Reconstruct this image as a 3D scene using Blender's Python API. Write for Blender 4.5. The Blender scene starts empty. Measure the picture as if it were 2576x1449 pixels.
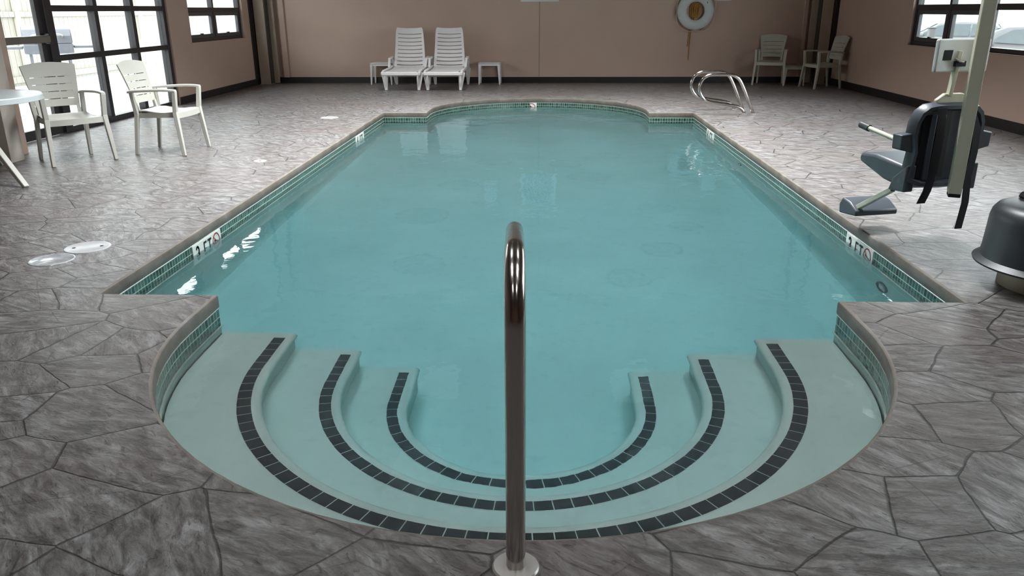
import bpy, bmesh, math, random
from mathutils import Vector, Matrix
random.seed(7)
PI = math.pi
C = bpy.context.scene.collection
sc = bpy.context.scene

# ------------------------------------------------------------------ camera
cam_d = bpy.data.cameras.new('camera')
cam_d.sensor_fit = 'HORIZONTAL'; cam_d.sensor_width = 36.0
cam_d.lens = 1980.0 / 2576.0 * 36.0
cam_d.clip_start = 0.05; cam_d.clip_end = 400
cam = bpy.data.objects.new('camera', cam_d); C.objects.link(cam)
RX = Vector((0.99919799, 0.03983949, -0.00402443))
RY = Vector((-0.00949733, 0.33342922, 0.9427273))
RZ = Vector((-0.03889964, 0.941933, -0.33354017))
mw = Matrix((RX, RY, -RZ)).transposed().to_4x4()
mw.translation = Vector((0, 0, 1.4))
cam.matrix_world = mw
sc.camera = cam

# ------------------------------------------------------------------ light
WORLD_STRENGTH = 3.3
world = bpy.data.worlds.new('overcast_sky'); sc.world = world
world.use_nodes = True
wn = world.node_tree; wn.nodes.clear()
bg = wn.nodes.new('ShaderNodeBackground'); wo = wn.nodes.new('ShaderNodeOutputWorld')
bg.inputs['Color'].default_value = (0.90, 0.96, 1.0, 1)
bg.inputs['Strength'].default_value = WORLD_STRENGTH
wn.links.new(bg.outputs[0], wo.inputs[0])
sc.view_settings.view_transform = 'Standard'
sc.view_settings.look = 'None'
sc.view_settings.exposure = 1.3
sc.view_settings.gamma = 1.0
sc.view_settings.use_curve_mapping = False
sc.cycles.use_denoising = True
sc.cycles.max_bounces = 9
sc.cycles.diffuse_bounces = 4
sc.cycles.glossy_bounces = 5
sc.cycles.transmission_bounces = 6
sc.cycles.transparent_max_bounces = 12
sc.cycles.sample_clamp_indirect = 6.0
sc.cycles.caustics_reflective = False
sc.cycles.caustics_refractive = True
sc.cycles.blur_glossy = 0.5

def portal(name, loc, rot, sx, sy):
    l = bpy.data.lights.new(name, 'AREA'); l.shape = 'RECTANGLE'; l.size = sx; l.size_y = sy
    l.cycles.is_portal = True
    o = bpy.data.objects.new(name, l); C.objects.link(o); o.location = loc; o.rotation_euler = rot
    return o
# room limits
XL, XR, YB, YN, ZC = -5.75, 5.55, 16.42, -3.2, 4.3
# window openings: (y0, y1, z0, z1)
LEFT_OPEN = [(13.22, 15.62, 0.91, 2.75), (8.05, 12.5, 0.0, 2.75)]
RIGHT_OPEN = [(3.4, 12.85, 0.87, 2.75)]  # unseen near length of this window extended to brighten the deck
for (a, b, c, d) in LEFT_OPEN:
    portal('daylight_portal', (XL - 0.2, (a + b) / 2, (c + d) / 2), (0, -PI / 2, 0), d - c, b - a)
for (a, b, c, d) in RIGHT_OPEN:
    portal('daylight_portal', (XR + 0.2, (a + b) / 2, (c + d) / 2), (0, PI / 2, 0), d - c, b - a)

ADDED_LIGHTS = [(x, y) for y in (-1.2, 1.5, 4.1, 6.7, 9.3, 12.0) for x in (-1.7, 1.5)]   # unseen ceiling fill lights, added for brightness
for (_x, _y) in ADDED_LIGHTS:
    l = bpy.data.lights.new('added_fill_light', 'AREA'); l.shape = 'RECTANGLE'; l.size = 0.56; l.size_y = 1.16
    l.energy = {12.0: 46, 9.3: 78, 6.7: 86}.get(_y, 9); l.color = (0.95, 0.98, 1.0); l.spread = math.radians(100)
    o = bpy.data.objects.new('added_fill_light', l); C.objects.link(o); o.location = (_x, _y, 4.255)
portal('daylight_portal', (-8.3, 12, 4.5), (0, 0, 0), 4.6, 40)
portal('daylight_portal', (30, 25, 6.0), (0, 0, 0), 45, 70)

# ------------------------------------------------------------------ helpers
def tag(o, label=None, cat=None, group=None, kind=None):
    if label: o['label'] = label
    if cat: o['category'] = cat
    if group: o['group'] = group
    if kind: o['kind'] = kind
    return o

def thing(name, label, cat, loc=(0, 0, 0), rz=0.0, group=None):
    o = bpy.data.objects.new(name, None); C.objects.link(o)
    o.empty_display_size = 0.1
    o.location = loc; o.rotation_euler = (0, 0, rz)
    return tag(o, label, cat, group)

class MB:
    def __init__(s): s.bm = bmesh.new()
    def box(s, x0, x1, y0, y1, z0, z1):
        v = [s.bm.verts.new((x, y, z)) for x in (x0, x1) for y in (y0, y1) for z in (z0, z1)]
        for f in ((0, 1, 3, 2), (4, 6, 7, 5), (0, 4, 5, 1), (2, 3, 7, 6), (0, 2, 6, 4), (1, 5, 7, 3)):
            s.bm.faces.new([v[i] for i in f])
        return s
    def beam(s, p, q, w0, h0, w1=None, h1=None, up=(0, 0, 1)):
        """rectangular bar from p to q; w across, h along 'up'"""
        w1 = w0 if w1 is None else w1; h1 = h0 if h1 is None else h1
        p = Vector(p); q = Vector(q); d = (q - p).normalized(); up = Vector(up)
        if abs(d.dot(up)) > 0.98: up = Vector((1, 0, 0))
        a = d.cross(up).normalized(); b = a.cross(d).normalized()
        r = []
        for c, w, h in ((p, w0, h0), (q, w1, h1)):
            r.append([s.bm.verts.new(c + a * (sx * w / 2) + b * (sy * h / 2)) for sx, sy in ((-1, -1), (1, -1), (1, 1), (-1, 1))])
        s.bm.faces.new(r[0][::-1]); s.bm.faces.new(r[1])
        for i in range(4):
            j = (i + 1) % 4
            s.bm.faces.new((r[0][i], r[0][j], r[1][j], r[1][i]))
        return s
    def tube(s, pts, rad, n=12, closed=False, cap=True):
        pts = [Vector(p) for p in pts]; m = len(pts)
        rads = rad if isinstance(rad, (list, tuple)) else [rad] * m
        rings = []; prev = None
        for i, p in enumerate(pts):
            if closed: t = (pts[(i + 1) % m] - pts[i - 1])
            else: t = pts[min(i + 1, m - 1)] - pts[max(i - 1, 0)]
            t.normalize()
            if prev is None:
                a = t.orthogonal().normalized()
            else:
                a = (prev - t * prev.dot(t)).normalized()
            prev = a; b = t.cross(a)
            rings.append([s.bm.verts.new(p + (a * math.cos(2 * PI * k / n) + b * math.sin(2 * PI * k / n)) * rads[i]) for k in range(n)])
        R = range(m if closed else m - 1)
        for i in R:
            A, B = rings[i], rings[(i + 1) % m]
            off = 0
            if closed and i == m - 1:
                off = min(range(n), key=lambda o: (A[0].co - B[o].co).length)
            for k in range(n):
                s.bm.faces.new((A[k], A[(k + 1) % n], B[(k + 1 + off) % n], B[(k + off) % n]))
        if cap and not closed:
            s.bm.faces.new(rings[0][::-1]); s.bm.faces.new(rings[-1])
        return s
    def lathe(s, prof, n=48, c=(0, 0)):
        rings = []
        for r, z in prof:
            if r < 1e-6: rings.append([s.bm.verts.new((c[0], c[1], z))])
            else: rings.append([s.bm.verts.new((c[0] + r * math.cos(2 * PI * k / n), c[1] + r * math.sin(2 * PI * k / n), z)) for k in range(n)])
        for A, B in zip(rings, rings[1:]):
            for k in range(n):
                j = (k + 1) % n
                if len(A) == 1 and len(B) == 1: continue
                if len(A) == 1: s.bm.faces.new((A[0], B[j], B[k]))
                elif len(B) == 1: s.bm.faces.new((A[k], A[j], B[0]))
                else: s.bm.faces.new((A[k], A[j], B[j], B[k]))
        return s
    def prism(s, poly, f0, f1):
        """poly: 2D points; f0,f1 map (u,v)->3D for the two caps"""
        A = [s.bm.verts.new(f0(u, v)) for u, v in poly]; B = [s.bm.verts.new(f1(u, v)) for u, v in poly]
        s.bm.faces.new(A[::-1]); s.bm.faces.new(B)
        n = len(poly)
        for i in range(n):
            s.bm.faces.new((A[i], A[(i + 1) % n], B[(i + 1) % n], B[i]))
        return s
    def panel(s, fn, us, vs, th, hole=lambda i, j: False):
        """curved sheet fn(u,v)->(point, normal) of thickness th with missing cells"""
        F = {}; K = {}
        def vert(D, i, j, sg):
            if (i, j) not in D:
                p, nn = fn(us[i], vs[j]); D[(i, j)] = s.bm.verts.new(Vector(p) + Vector(nn) * (sg * th / 2))
            return D[(i, j)]
        nu, nv = len(us) - 1, len(vs) - 1
        solid = lambda i, j: 0 <= i < nu and 0 <= j < nv and not hole(i, j)
        for i in range(nu):
            for j in range(nv):
                if not solid(i, j): continue
                c = ((i, j), (i + 1, j), (i + 1, j + 1), (i, j + 1))
                s.bm.faces.new([vert(F, *k, 1) for k in c]); s.bm.faces.new([vert(K, *k, -1) for k in c][::-1])
                for a, b, ni, nj in ((0, 1, i, j - 1), (1, 2, i + 1, j), (2, 3, i, j + 1), (3, 0, i - 1, j)):
                    if not solid(ni, nj):
                        s.bm.faces.new((vert(F, *c[b], 1), vert(F, *c[a], 1), vert(K, *c[a], -1), vert(K, *c[b], -1)))
        return s
    def build(s, name, mat, parent=None, bevel=0.0, seg=2, smooth=35, mw=None):
        bm = s.bm
        if mw is not None: bm.transform(mw)
        bmesh.ops.recalc_face_normals(bm, faces=bm.faces)
        if smooth:
            for f in bm.faces: f.smooth = True
            for e in bm.edges:
                if len(e.link_faces) == 2:
                    try: ang = e.calc_face_angle()
                    except Exception: ang = 0
                    e.smooth = ang < math.radians(smooth)
        me = bpy.data.meshes.new(name); bm.to_mesh(me); bm.free()
        me.materials.append(mat)
        o = bpy.data.objects.new(name, me); C.objects.link(o)
        if parent is not None: o.parent = parent
        if bevel:
            md = o.modifiers.new('bevel', 'BEVEL'); md.width = bevel; md.segments = seg
            md.limit_method = 'ANGLE'; md.angle_limit = math.radians(40)
        return o

def struct(o, label=None):
    o['kind'] = 'structure'
    if label: o['label'] = label
    return o

def copy_tree(o, parent=None):
    c = o.copy(); C.objects.link(c); c.parent = parent
    for k in list(o.children): copy_tree(k, c)
    return c

def catmull(pts, n=8, closed=False):
    P = [Vector(p) for p in pts]; out = []; m = len(P)
    rng = range(m if closed else m - 1)
    for i in rng:
        if closed: a, b, c, d = P[i - 1], P[i], P[(i + 1) % m], P[(i + 2) % m]
        else: a, b, c, d = P[max(i - 1, 0)], P[i], P[i + 1], P[min(i + 2, m - 1)]
        for k in range(n):
            t = k / n
            out.append(0.5 * ((2 * b) + (c - a) * t + (2 * a - 5 * b + 4 * c - d) * t * t + (3 * b - a - 3 * c + d) * t ** 3))
    if not closed: out.append(P[-1])
    return out

# ------------------------------------------------------------------ materials
def new_mat(name):
    m = bpy.data.materials.new(name); m.use_nodes = True
    nt = m.node_tree; b = nt.nodes['Principled BSDF']
    return m, nt, b
def N(nt, t, **kw):
    n = nt.nodes.new(t)
    for k, v in kw.items():
        if hasattr(n, k): setattr(n, k, v)
        else: n.inputs[k].default_value = v
    return n
def L(nt, a, b): nt.links.new(a, b)
def mixc(nt, fac, a, b, blend='MIX'):
    n = nt.nodes.new('ShaderNodeMix'); n.data_type = 'RGBA'; n.blend_type = blend
    for sock, v in ((n.inputs[0], fac), (n.inputs[6], a), (n.inputs[7], b)):
        if isinstance(v, (float, int)): sock.default_value = v
        elif isinstance(v, tuple): sock.default_value = (*v, 1) if len(v) == 3 else v
        else: L(nt, v, sock)
    return n.outputs[2]
def ramp(nt, fac, stops):
    r = nt.nodes.new('ShaderNodeValToRGB'); e = r.color_ramp.elements
    while len(e) < len(stops): e.new(0.5)
    for k, (p, c) in enumerate(stops):
        e[k].position = p; e[k].color = (c, c, c, 1) if isinstance(c, (float, int)) else (*c, 1)
    L(nt, fac, r.inputs[0]); return r.outputs[0]
def mth(nt, op, a, b=None, c=None, clamp=False):
    n = nt.nodes.new('ShaderNodeMath'); n.operation = op; n.use_clamp = clamp
    for i, v in enumerate((a, b, c)):
        if v is None: continue
        if isinstance(v, (float, int)): n.inputs[i].default_value = v
        else: L(nt, v, n.inputs[i])
    return n.outputs[0]
def objco(nt, scale=(1, 1, 1), rot=(0, 0, 0)):
    tc = nt.nodes.new('ShaderNodeNewGeometry'); mp = nt.nodes.new('ShaderNodeMapping')
    mp.inputs['Scale'].default_value = scale; mp.inputs['Rotation'].default_value = rot
    L(nt, tc.outputs['Position'], mp.inputs[0]); return mp.outputs[0]
def noise(nt, vec, scale, detail=4, rough=0.55, dist=0.0):
    n = N(nt, 'ShaderNodeTexNoise'); n.inputs['Scale'].default_value = scale
    n.inputs['Detail'].default_value = detail; n.inputs['Roughness'].default_value = rough
    n.inputs['Distortion'].default_value = dist
    L(nt, vec, n.inputs['Vector']); return n.outputs[0]
def bump(nt, b, h, strength, dist=0.01, prev=None):
    n = N(nt, 'ShaderNodeBump'); n.inputs['Strength'].default_value = strength; n.inputs['Distance'].default_value = dist
    L(nt, h, n.inputs['Height'])
    if prev is not None: L(nt, prev, n.inputs['Normal'])
    if b is not None: L(nt, n.outputs[0], b.inputs['Normal'])
    return n.outputs[0]

def simple(name, col, rough=0.5, metal=0.0, var=0.06, nscale=6.0, bmp=0.0, bscale=120.0, spec=0.5):
    m, nt, b = new_mat(name)
    v = objco(nt); n = noise(nt, v, nscale)
    dark = tuple(c * (1 - var) for c in col); light = tuple(min(1, c * (1 + var)) for c in col)
    L(nt, ramp(nt, n, [(0.3, dark), (0.7, light)]), b.inputs['Base Color'])
    b.inputs['Roughness'].default_value = rough; b.inputs['Metallic'].default_value = metal
    b.inputs['Specular IOR Level'].default_value = spec
    if bmp: bump(nt, b, noise(nt, v, bscale, 2), bmp, 0.002)
    return m

def stone_mat(name='stamped_concrete'):
    m, nt, b = new_mat(name)
    v0 = objco(nt)
    # domain warp so the joints wander a little
    wn1 = N(nt, 'ShaderNodeTexNoise'); wn1.inputs['Scale'].default_value = 2.2; wn1.inputs['Detail'].default_value = 3
    L(nt, v0, wn1.inputs['Vector'])
    sub = N(nt, 'ShaderNodeVectorMath'); sub.operation = 'MULTIPLY_ADD'
    L(nt, wn1.outputs['Color'], sub.inputs[0]); sub.inputs[1].default_value = (0.07, 0.07, 0); L(nt, v0, sub.inputs[2])
    def vor(scale, rot):
        mp = N(nt, 'ShaderNodeMapping'); mp.inputs['Rotation'].default_value = (0, 0, rot); mp.inputs['Scale'].default_value = (scale, scale * 1.35, 0)
        L(nt, sub.outputs[0], mp.inputs[0])
        d = N(nt, 'ShaderNodeTexVoronoi'); d.feature = 'DISTANCE_TO_EDGE'; d.voronoi_dimensions = '2D'
        d.inputs['Scale'].default_value = 1; d.inputs['Randomness'].default_value = 0.95
        L(nt, mp.outputs[0], d.inputs['Vector'])
        c = N(nt, 'ShaderNodeTexVoronoi'); c.feature = 'F1'; c.voronoi_dimensions = '2D'
        c.inputs['Scale'].default_value = 1; c.inputs['Randomness'].default_value = 0.95
        L(nt, mp.outputs[0], c.inputs['Vector'])
        return d.outputs['Distance'], c.outputs['Color']
    d1, c1 = vor(2.5, 0.5)
    # per-stone random direction for the cleft grain
    sep = N(nt, 'ShaderNodeSeparateColor'); L(nt, c1, sep.inputs[0])
    ang = mth(nt, 'MULTIPLY_ADD', sep.outputs[0], 1.1, 0.05)
    vr = N(nt, 'ShaderNodeVectorRotate'); vr.rotation_type = 'Z_AXIS'
    L(nt, v0, vr.inputs['Vector']); L(nt, ang, vr.inputs['Angle'])
    mp = N(nt, 'ShaderNodeMapping'); mp.inputs['Scale'].default_value = (7, 20, 9); L(nt, vr.outputs[0], mp.inputs[0])
    g1 = noise(nt, mp.outputs[0], 1.0, 9, 0.72, 0.5)
    mp2 = N(nt, 'ShaderNodeMapping'); mp2.inputs['Scale'].default_value = (30, 70, 30); L(nt, vr.outputs[0], mp2.inputs[0])
    g2 = noise(nt, mp2.outputs[0], 1.0, 6, 0.75)
    jw = mth(nt, 'MULTIPLY_ADD', noise(nt, v0, 9.0, 4, 0.7), 0.030, -0.0135)
    joint = ramp(nt, mth(nt, 'ADD', d1, jw), [(0.0, 0.0), (0.006, 0.05), (0.016, 1.0)])
    jn = noise(nt, v0, 6.0, 3)
    # hairline natural crack of a second, larger pattern, only here and there
    d2, c2 = vor(1.3, 1.4)
    crk = ramp(nt, d2, [(0.0, 0.0), (0.006, 1.0)])
    crk = mth(nt, 'MAXIMUM', crk, ramp(nt, jn, [(0.42, 1.0), (0.5, 0.0)]))
    # pits
    mp3 = N(nt, 'ShaderNodeMapping'); mp3.inputs['Scale'].default_value = (10, 26, 10); L(nt, vr.outputs[0], mp3.inputs[0])
    cl = noise(nt, mp3.outputs[0], 1.3, 5, 0.6, 1.2)
    pit = ramp(nt, cl, [(0.33, 0.0), (0.40, 1.0)])
    crest = ramp(nt, cl, [(0.60, 0.0), (0.70, 1.0)])
    shoulder = ramp(nt, d1, [(0.0, 0.0), (0.06, 1.0)])
    h = mth(nt, 'ADD', mth(nt, 'MULTIPLY', g1, 0.75), mth(nt, 'MULTIPLY', g2, 0.40))
    h = mth(nt, 'ADD', h, mth(nt, 'MULTIPLY', joint, 0.45))
    h = mth(nt, 'ADD', h, mth(nt, 'MULTIPLY', shoulder, 0.25))
    h = mth(nt, 'ADD', h, mth(nt, 'MULTIPLY', crk, 0.12))
    h = mth(nt, 'ADD', h, mth(nt, 'MULTIPLY', pit, 0.22))
    h = mth(nt, 'ADD', h, mth(nt, 'MULTIPLY', crest, 0.12))
    bump(nt, b, h, 1.0, 0.030)
    big = noise(nt, v0, 0.9, 4, 0.6)
    base = ramp(nt, g1, [(0.36, (0.040, 0.034, 0.032)), (0.47, (0.14, 0.128, 0.124)), (0.55, (0.25, 0.238, 0.236)), (0.66, (0.44, 0.43, 0.435))])  # grain tones, contrast widened so the colour carries glints too
    tint = mixc(nt, ramp(nt, big, [(0.42, 0.0), (0.66, 0.55)]), base, (0.15, 0.105, 0.09))
    tint = mixc(nt, mth(nt, 'MULTIPLY', sep.outputs[1], 0.30), tint, (0.20, 0.19, 0.165))
    tint = mixc(nt, mth(nt, 'MULTIPLY', mth(nt, 'SUBTRACT', 1.0, joint), 0.85), tint, (0.035, 0.032, 0.026))
    tint = mixc(nt, mth(nt, 'MULTIPLY', mth(nt, 'SUBTRACT', 1.0, crk), 0.6), tint, (0.06, 0.055, 0.05))
    tint = mixc(nt, mth(nt, 'MULTIPLY', mth(nt, 'SUBTRACT', 1.0, pit), 0.45), tint, (0.05, 0.045, 0.04))
    tint = mixc(nt, mth(nt, 'MULTIPLY', crest, 0.35), tint, (0.40, 0.385, 0.375))  # highlights brushed into the colour along the crests
    L(nt, tint, b.inputs['Base Color'])
    rr = ramp(nt, g2, [(0.3, 0.26), (0.7, 0.46)])
    L(nt, rr, b.inputs['Roughness'])
    b.inputs['Specular IOR Level'].default_value = 0.6
    b.inputs['Coat Weight'].default_value = 0.22; b.inputs['Coat Roughness'].default_value = 0.30
    return m

def coping_mat():
    m, nt, b = new_mat('coping_concrete')
    v = objco(nt); n = noise(nt, v, 5, 5); n2 = noise(nt, v, 60, 4)
    c = ramp(nt, n, [(0.3, (0.075, 0.058, 0.046)), (0.55, (0.125, 0.108, 0.088)), (0.75, (0.18, 0.165, 0.145))])
    c = mixc(nt, ramp(nt, n2, [(0.4, 0.0), (0.7, 0.35)]), c, (0.13, 0.115, 0.10))
    L(nt, c, b.inputs['Base Color']); b.inputs['Roughness'].default_value = 0.55
    bump(nt, b, n2, 0.35, 0.004); return m

def tile_mat():
    """small green glazed squares laid three high, pale grout; uv: u along the wall in m, v = depth in m"""
    m, nt, b = new_mat('waterline_tile')
    uv = N(nt, 'ShaderNodeUVMap'); sx = N(nt, 'ShaderNodeSeparateXYZ'); L(nt, uv.outputs[0], sx.inputs[0])
    T = 0.05; TU = 0.037
    fu = mth(nt, 'FRACT', mth(nt, 'DIVIDE', sx.outputs[0], TU)); fv = mth(nt, 'FRACT', mth(nt, 'DIVIDE', sx.outputs[1], T))
    eu = mth(nt, 'MINIMUM', fu, mth(nt, 'SUBTRACT', 1.0, fu)); ev = mth(nt, 'MINIMUM', fv, mth(nt, 'SUBTRACT', 1.0, fv))
    e = mth(nt, 'MINIMUM', eu, ev)
    g = ramp(nt, e, [(0.035, 0.0), (0.07, 1.0)])
    top = ramp(nt, sx.outputs[1], [(0.0, 0.0), (0.006, 0.0), (0.007, 1.0)])
    g = mth(nt, 'MINIMUM', g, top)
    cu = mth(nt, 'FLOOR', mth(nt, 'DIVIDE', sx.outputs[0], TU)); cv = mth(nt, 'FLOOR', mth(nt, 'DIVIDE', sx.outputs[1], T))
    cb = N(nt, 'ShaderNodeCombineXYZ'); L(nt, cu, cb.inputs[0]); L(nt, cv, cb.inputs[1])
    w = N(nt, 'ShaderNodeTexWhiteNoise'); L(nt, cb.outputs[0], w.inputs[0])
    col = ramp(nt, w.outputs[0], [(0.0, (0.018, 0.048, 0.036)), (0.6, (0.038, 0.085, 0.066)), (1.0, (0.07, 0.13, 0.10))])
    gc = mixc(nt, top, (0.62, 0.66, 0.60), (0.30, 0.38, 0.33))
    c = mixc(nt, g, gc, col)
    L(nt, c, b.inputs['Base Color']); L(nt, ramp(nt, g, [(0, 0.6), (1, 0.12)]), b.inputs['Roughness'])
    bump(nt, b, g, 0.5, 0.002); return m

def plaster_mat():
    m, nt, b = new_mat('pool_plaster')
    v = objco(nt); n = noise(nt, v, 1.3, 5); n2 = noise(nt, v, 14, 4)
    c = ramp(nt, n, [(0.3, (0.55, 0.64, 0.585)), (0.7, (0.63, 0.71, 0.655))])
    c = mixc(nt, ramp(nt, n2, [(0.56, 0.0), (0.75, 0.22)]), c, (0.38, 0.47, 0.44))
    # faint round mineral stains on the floor
    pos = N(nt, 'ShaderNodeNewGeometry')
    wob = N(nt, 'ShaderNodeTexNoise'); wob.inputs['Scale'].default_value = 5; L(nt, pos.outputs['Position'], wob.inputs['Vector'])
    wb = N(nt, 'ShaderNodeVectorMath'); wb.operation = 'MULTIPLY_ADD'; L(nt, wob.outputs['Color'], wb.inputs[0])
    wb.inputs[1].default_value = (0.12, 0.12, 0); L(nt, pos.outputs['Position'], wb.inputs[2])
    tot = None
    for (x, y, r) in STAINS:
        d = N(nt, 'ShaderNodeVectorMath'); d.operation = 'SUBTRACT'; L(nt, wb.outputs[0], d.inputs[0]); d.inputs[1].default_value = (x + .06, y + .06, 0)
        s2 = N(nt, 'ShaderNodeVectorMath'); s2.operation = 'MULTIPLY'; L(nt, d.outputs[0], s2.inputs[0]); s2.inputs[1].default_value = (1, 1, 0)
        ln = N(nt, 'ShaderNodeVectorMath'); ln.operation = 'LENGTH'; L(nt, s2.outputs[0], ln.inputs[0])
        dd = mth(nt, 'ABSOLUTE', mth(nt, 'SUBTRACT', ln.outputs['Value'], r))
        ring = mth(nt, 'ADD', ramp(nt, dd, [(0.0, 0.6), (0.022, 0.0)]), ramp(nt, ln.outputs['Value'], [(r - .02, 0.22), (r, 0.0)]))
        tot = ring if tot is None else mth(nt, 'MAXIMUM', tot, ring)
    tot = mth(nt, 'MULTIPLY', tot, ramp(nt, noise(nt, v, 18, 4), [(0.38, 0.15), (0.6, 1.0)]))
    tot = mth(nt, 'MULTIPLY', tot, 0.45)
    c = mixc(nt, tot, c, (0.22, 0.33, 0.30))
    L(nt, c, b.inputs['Base Color']); b.inputs['Roughness'].default_value = 0.7
    return m

def water_mat():
    m = bpy.data.materials.new('pool_water'); m.use_nodes = True
    nt = m.node_tree; nt.nodes.clear()
    out = N(nt, 'ShaderNodeOutputMaterial')
    v = objco(nt)
    n1 = noise(nt, v, 1.6, 3, 0.5, 0.4); n2 = noise(nt, v, 6.0, 3, 0.5)
    pos = N(nt, 'ShaderNodeNewGeometry'); sp = N(nt, 'ShaderNodeSeparateXYZ'); L(nt, pos.outputs['Position'], sp.inputs[0])
    far = ramp(nt, mth(nt, 'DIVIDE', sp.outputs[1], 14.0), [(0.2, 0.30), (0.75, 0.5), (0.86, 1.6)])
    h = mth(nt, 'ADD', mth(nt, 'MULTIPLY', n1, 1.0), mth(nt, 'MULTIPLY', n2, 0.22))
    h = mth(nt, 'MULTIPLY', h, far)
    bm_ = bump(nt, None, h, 0.30, WAVE)
    gl = N(nt, 'ShaderNodeBsdfGlossy'); gl.inputs['Roughness'].default_value = 0.0; gl.inputs['Color'].default_value = (1, 1, 1, 1)
    L(nt, bm_, gl.inputs['Normal'])
    if REFRACT:
        tr = N(nt, 'ShaderNodeBsdfRefraction'); tr.inputs['IOR'].default_value = 1.33; tr.inputs['Roughness'].default_value = 0.0
        L(nt, bm_, tr.inputs['Normal'])
    else:
        tr = N(nt, 'ShaderNodeBsdfTransparent')
    tr.inputs['Color'].default_value = (1, 1, 1, 1)
    fr = N(nt, 'ShaderNodeFresnel'); fr.inputs['IOR'].default_value = 1.33; L(nt, bm_, fr.inputs['Normal'])
    mx = N(nt, 'ShaderNodeMixShader'); L(nt, fr.outputs[0], mx.inputs[0]); L(nt, tr.outputs[0], mx.inputs[1]); L(nt, gl.outputs[0], mx.inputs[2])
    L(nt, mx.outputs[0], out.inputs['Surface'])
    ab = N(nt, 'ShaderNodeVolumeAbsorption'); ab.inputs['Color'].default_value = WATER_COL; ab.inputs['Density'].default_value = WATER_DEN
    L(nt, ab.outputs[0], out.inputs['Volume'])
    return m

def glass_mat(name='window_glass'):
    m = bpy.data.materials.new(name); m.use_nodes = True
    nt = m.node_tree; nt.nodes.clear()
    out = N(nt, 'ShaderNodeOutputMaterial')
    tr = N(nt, 'ShaderNodeBsdfTransparent'); tr.inputs['Color'].default_value = (0.93, 0.95, 0.94, 1)
    gl = N(nt, 'ShaderNodeBsdfGlossy'); gl.inputs['Roughness'].default_value = 0.02
    lw = N(nt, 'ShaderNodeLayerWeight'); lw.inputs['Blend'].default_value = 0.5
    fac = mth(nt, 'MULTIPLY_ADD', mth(nt, 'POWER', lw.outputs['Facing'], 5.0), 0.9, 0.035)
    mx = N(nt, 'ShaderNodeMixShader'); L(nt, fac, mx.inputs[0]); L(nt, tr.outputs[0], mx.inputs[1]); L(nt, gl.outputs[0], mx.inputs[2])
    L(nt, mx.outputs[0], out.inputs['Surface']); return m

# --- settings of the water
REFRACT = True
WAVE = 0.05
WATER_COL = (0.26, 0.87, 0.985, 1); WATER_DEN = 0.50
WL = -0.143            # water level
if REFRACT: TREAD = (-0.335, -0.545, -0.755); FLOOR_Z = -1.03
else: TREAD = (-0.25, -0.355, -0.485); FLOOR_Z = -0.62
STAINS = [(0.95, 6.1, 0.17), (1.05, 7.3, 0.17), (1.25, 6.7, 0.13), (0.62, 5.45, 0.16), (0.25, 9.3, 0.2), (-0.95, 5.7, 0.2), (-1.1, 7.0, 0.25), (0.5, 8.6, 0.22), (-0.9, 8.2, 0.2), (0.8, 9.8, 0.15), (-0.9, 11.0, 0.12), (0.75, 11.0, 0.13), (-0.6, 9.4, 0.2)]

M = {}
M['stone'] = stone_mat(); M['coping'] = coping_mat(); M['tile'] = tile_mat(); M['plaster'] = plaster_mat(); M['water'] = water_mat()
M['glass'] = glass_mat()
M['wall'] = simple('wall_paint', (0.56, 0.40, 0.32), 0.62, var=0.03, nscale=1.5, bmp=0.15, bscale=180)
M['ceiling'] = simple('brown_ceiling_boards', (0.14, 0.10, 0.075), 0.8, var=0.05)
M['added_fixture'] = simple('added_fixture_white', (0.7, 0.7, 0.68), 0.5, var=0.02)
M['rearwall'] = simple('rear_wall_panelling', (0.20, 0.11, 0.07), 0.6, var=0.1)
M['base'] = simple('baseboard_vinyl', (0.012, 0.010, 0.010), 0.45)
M['bronze'] = simple('dark_bronze_metal', (0.022, 0.019, 0.022), 0.35, var=0.1)
M['sash'] = simple('grey_sash_vinyl', (0.06, 0.062, 0.07), 0.4)
M['resin'] = simple('white_resin', (0.52, 0.51, 0.46), 0.38, var=0.03)
M['resin_b'] = simple('cream_resin', (0.56, 0.54, 0.46), 0.4, var=0.04)
M['tabletop'] = simple('table_resin', (0.62, 0.68, 0.70), 0.3, var=0.02)
M['lounger'] = simple('lounger_resin', (0.76, 0.73, 0.72), 0.42, var=0.03)
M['steel_paint'] = simple('beige_column_paint', (0.44, 0.35, 0.265), 0.5, var=0.05)
M['gap_shade'] = simple('column_gap_shade', (0.05, 0.04, 0.032), 0.6)
M['light_post'] = simple('pale_post_paint', (0.50, 0.45, 0.40), 0.5, var=0.05)
m_, nt_, b_ = new_mat('stainless_steel')
v_ = objco(nt_, (1, 1, 1)); nn_ = noise(nt_, v_, 30, 3)
b_.inputs['Base Color'].default_value = (0.50, 0.46, 0.43, 1); b_.inputs['Metallic'].default_value = 1.0
L(nt_, ramp(nt_, nn_, [(0.3, 0.14), (0.7, 0.22)]), b_.inputs['Roughness'])
M['steel'] = m_
M['flange'] = simple('escutcheon_steel', (0.50, 0.48, 0.45), 0.35, metal=0.7, var=0.1)
M['black_tile'] = simple('black_step_tile', (0.006, 0.006, 0.008), 0.6, var=0.3, nscale=20)
M['grout'] = simple('white_grout', (0.58, 0.62, 0.56), 0.7)
M['marker'] = simple('white_marker_tile', (0.66, 0.68, 0.63), 0.2, var=0.02)
M['ink'] = simple('black_marker_ink', (0.012, 0.014, 0.014), 0.4)
M['red'] = simple('red_marker_ink', (0.30, 0.03, 0.035), 0.4)
M['lid'] = simple('deck_lid_plastic', (0.36, 0.36, 0.36), 0.3, var=0.08, nscale=30)
M['lid_wet'] = simple('wet_deck_lid_plastic', (0.30, 0.31, 0.32), 0.12, var=0.35, nscale=14)
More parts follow.
